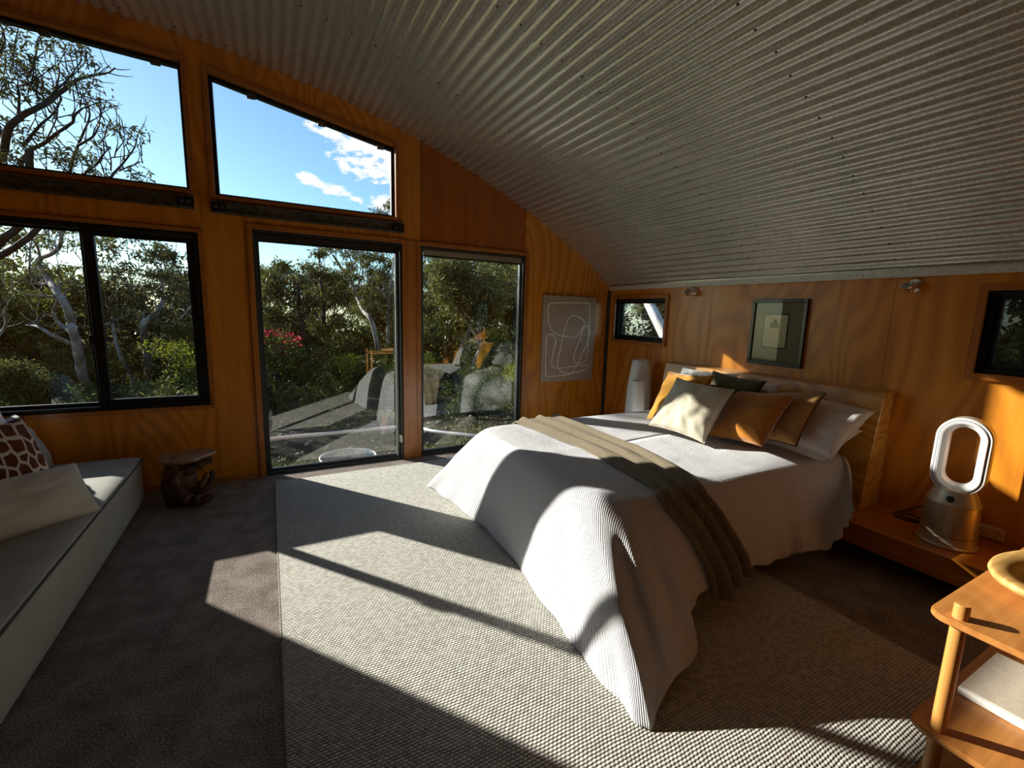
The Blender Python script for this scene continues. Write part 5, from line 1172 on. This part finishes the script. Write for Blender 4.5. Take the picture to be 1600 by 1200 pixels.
# taller trees seen right of the doors
for x, y, s, k, lab in ((4.3, 10.6, 0.72, 1, 'leafy gum filling the top of the right glass door'), (6.4, 12.0, 0.80, 0, 'dark leafy tree at the right edge of the right glass door'), (5.4, 15.0, 0.95, 2, 'slender pale gum deep behind the right glass door')):
    place_tree(k, x, y, s, lab)
# trees on the uphill side, seen through the two head-wall windows
for x, y, s, k, lab in ((8.6, 8.8, 0.8, 3, 'dense dark bush tree outside the small head-wall window'), (8.2, 11.5, 0.9, 1, 'olive tree behind the white trunk outside the small window'), (9.5, 2.4, 0.9, 3, 'dim bush tree outside the dark right-hand window')):
    place_tree(k, x, y, s, lab)
wg = thing('gum_tree', 'smooth white gum trunk slanting across the small head-wall window', 'tree', (6.15, 4.75, -0.55))
V, F = [], []
tube_data(smooth_pts([(6.15, 4.75, -0.7), (6.02, 5.05, 0.4), (5.90, 5.56, 1.25), (5.90, 6.12, 2.0), (5.80, 6.8, 3.4), (5.9, 7.2, 4.6)], 5), [0.12-0.0025*k for k in range(26)], 14, V=V, F=F)
tube_data(smooth_pts([(5.90, 6.12, 2.0), (6.25, 6.6, 2.8), (6.7, 7.2, 3.8)], 4), [0.07-0.004*k for k in range(9)], 8, V=V, F=F)
mesh_obj('trunk', V, F, M['bark_white'], wg, smooth=True)
V, F = [], []
for c in ((5.9, 7.2, 4.8), (6.7, 7.3, 4.1), (5.6, 7.0, 4.2), (6.2, 7.6, 5.0)): leaf_cloud(V, F, c, 0.6, 0.6, 0.4, 500, 0.13, 0.035)
f = mesh_obj('foliage', V, F, M['leaf_gum'], wg); f['kind'] = 'stuff'; settle(wg)

def shrub(label, c, rx, rz, n, leaf_m, ln, wd, flowers=None, name='shrub'):
    g = gz(c[0], c[1]); t = thing(name, label, 'shrub', (c[0], c[1], g)); V, F = [], []
    for k in range(9):
        a = rnd.uniform(0, 6.28); e = Vector((c[0]+math.cos(a)*rx*0.6, c[1]+math.sin(a)*rx*0.6, g+rz*rnd.uniform(0.9, 1.6))); b0 = Vector((c[0], c[1], g-0.05))
        tube_data([b0, (b0+e)/2+Vector((0, 0, rz*0.25)), e], [0.022, 0.014, 0.006], 5, V=V, F=F)
    mesh_obj('stems', V, F, M['bark_dark'], t, smooth=True)
    V, F = [], []; m = 26
    for k in range(m):
        a = rnd.uniform(0, 6.28); q = rnd.random()**0.5*0.8; h = rnd.uniform(0.15, 1.7)*rz
        leaf_cloud(V, F, (c[0]+math.cos(a)*rx*q, c[1]+math.sin(a)*rx*q, g+h), rx*0.32, rx*0.32, rz*0.28, n//m, ln, wd, droop=-0.5)
    f = mesh_obj('foliage', V, F, M[leaf_m], t); f['kind'] = 'stuff'
    if flowers:
        V, F = [], []
        for k in range(22):
            a = rnd.uniform(0, 6.28); q = rnd.random()**0.5; leaf_cloud(V, F, (c[0]+math.cos(a)*rx*q*0.9, c[1]+math.sin(a)*rx*q*0.9, g+rz*rnd.uniform(1.4, 1.85)), 0.12, 0.12, 0.09, 15, 0.07, 0.03, droop=0)
        f = mesh_obj('blossom', V, F, M[flowers], t); f['kind'] = 'stuff'
    settle(t)
shrub('green shrub topped with crimson blossom at the left of the left glass door', (0.02, 9.4), 0.50, 0.86, 2400, 'leaf_shrub', 0.10, 0.03, 'leaf_red')
shrub('dark green dome shrub beside the crimson-flowered one', (0.75, 9.2), 0.45, 0.58, 2200, 'leaf_shrub', 0.08, 0.024)
shrub('yellow-green shrub beyond the left door, behind the dark trunk', (1.55, 10.8), 0.60, 0.60, 2400, 'leaf_bright', 0.08, 0.026)
shrub('sunlit yellow-green shrub right of the left door near the post', (2.75, 10.0), 0.75, 0.60, 2600, 'leaf_bright', 0.08, 0.026)
shrub('wide olive shrub low behind the right glass door', (3.35, 7.6), 0.65, 0.52, 3200, 'leaf_shrub', 0.07, 0.020)
shrub('feathery bright shrub at the right of the right glass door', (4.35, 7.4), 0.65, 0.62, 3200, 'leaf_bright', 0.07, 0.018)
shrub('bright green shrub at the foot of the bushy gum, wide window', (-1.55, 13.0), 1.1, 0.9, 3200, 'leaf_bright', 0.10, 0.035)
# creeping ground cover, stones, tub, post and rail outside the doors
V, F = [], []
for (cx_, cy_, rx, n) in ((0.05, 5.75, 0.55, 2600), (-0.35, 5.4, 0.4, 900), (1.35, 7.3, 0.5, 500), (2.3, 6.1, 0.5, 700), (2.9, 5.6, 0.6, 900), (1.8, 8.3, 0.9, 700), (0.9, 8.0, 0.5, 300), (3.0, 6.8, 0.6, 700)):
    for _ in range(n):
        x = cx_+rnd.gauss(0, 0.45)*rx; y = cy_+rnd.gauss(0, 0.45)*rx
        if (x-0.72)**2+(y-5.13)**2 < 0.11 or y < 4.62: continue
        leaf_cloud(V, F, (x, y, gz(x, y)+0.04), 0.04, 0.04, 0.045, 1, 0.05, 0.016, droop=-1.0)
gc = mesh_obj('ground_cover', V, F, M['grass'], None); gc['kind'] = 'stuff'; tag(gc, 'low creeping ground cover on the stony soil outside the doors', 'ground cover')
V, F = [], []
for _ in range(420):
    x = rnd.uniform(-1.2, 4.5); y = rnd.uniform(4.7, 9.5); s = rnd.uniform(0.012, 0.05); b = len(V); z = gz(x, y)
    for k in range(5): a = k*1.257+rnd.uniform(-.2, .2); V.append((x+s*math.cos(a)*rnd.uniform(.7, 1.2), y+s*math.sin(a)*rnd.uniform(.7, 1.2), z-0.01))
    for k in range(5): a = k*1.257+rnd.uniform(-.2, .2); V.append((x+s*0.6*math.cos(a), y+s*0.6*math.sin(a), z+s*rnd.uniform(.4, .8)))
    for k in range(5): F.append((b+k, b+(k+1) % 5, b+5+(k+1) % 5, b+5+k))
    F.append(tuple(b+5+k for k in range(5)))
peb = mesh_obj('pebbles', V, F, M['rock'], None); peb['kind'] = 'stuff'; tag(peb, 'scattered sandstone pebbles on the soil outside the doors', 'pebbles')
def rock(label, c, s, sd):
    bm = bmesh.new(); bmesh.ops.create_icosphere(bm, subdivisions=3, radius=1)
    for v in bm.verts:
        k = 1+0.35*noise.noise(v.co*1.4+Vector((sd, sd, 0))); v.co = Vector((c[0]+v.co.x*s[0]*k, c[1]+v.co.y*s[1]*k, gz(*c)+max(v.co.z, -0.3)*s[2]*k))
    o = bm_obj('rock', bm, M['rock'], None, smooth=True, sharp=35); tag(o, label, 'rock')
rock('flat sandstone rock on the ground beyond the rail, left door', (1.45, 7.6), (0.34, 0.22, 0.09), 1.0)
rock('smaller sandstone rock right of the flat one, beyond the rail', (1.95, 7.1), (0.22, 0.16, 0.08), 4.0)
tb = thing('tub', 'round galvanised tub of water just outside the left glass door', 'tub', (0.715, 5.13, -0.48))
TH = 0.36
V, F = [], []
prof = [(0.26, 0.0), (0.275, 0.10), (0.278, 0.106), (0.276, 0.112), (0.295, TH-0.01), (0.292, TH), (0.286, TH-0.01), (0.268, 0.03), (0.05, 0.03)]
lathe('tub_wall', prof, M['tub'], tb, 48, (0.715, 5.13, -0.50))
rim = [(0.715+0.297*math.cos(2*PI*k/48), 5.13+0.297*math.sin(2*PI*k/48), -0.50+TH) for k in range(48)]
tube('rim', rim, 0.0085, M['galv'], tb, 8, closed=True)
lathe('water', [(0.278, 0.0), (0.278, 0.004)], M['water'], tb, 40, (0.715, 5.13, -0.50+TH-0.10)); settle(tb)
rl = thing('pipe_rail', 'low pale galvanised pipe rail bent at a corner outside the doors', 'rail', (1.55, 5.67, -0.5))
tube('rail', smooth_pts([(-2.6, 5.69, 0.0), (-0.5, 5.68, 0.0), (0.8, 5.67, 0.0), (1.50, 5.66, 0.0), (1.64, 5.58, 0.0), (1.80, 5.25, 0.0), (2.35, 4.75, 0.0)], 8), 0.022, M['rail'], rl, 10)
for x, y in ((-2.0, 5.688), (-0.3, 5.68), (1.58, 5.64), (2.30, 4.80)): lathe('post', [(0.014, 0), (0.014, 0.54)], M['galv'], rl, 10, (x, y, -0.55))
settle(rl)
tp = box('timber_stake', 1.575, 1.645, 7.36, 7.43, -0.62, -0.22, M['casing'], None, 0.004); tag(tp, 'short sawn timber stake standing beyond the rail near the door post', 'stake')
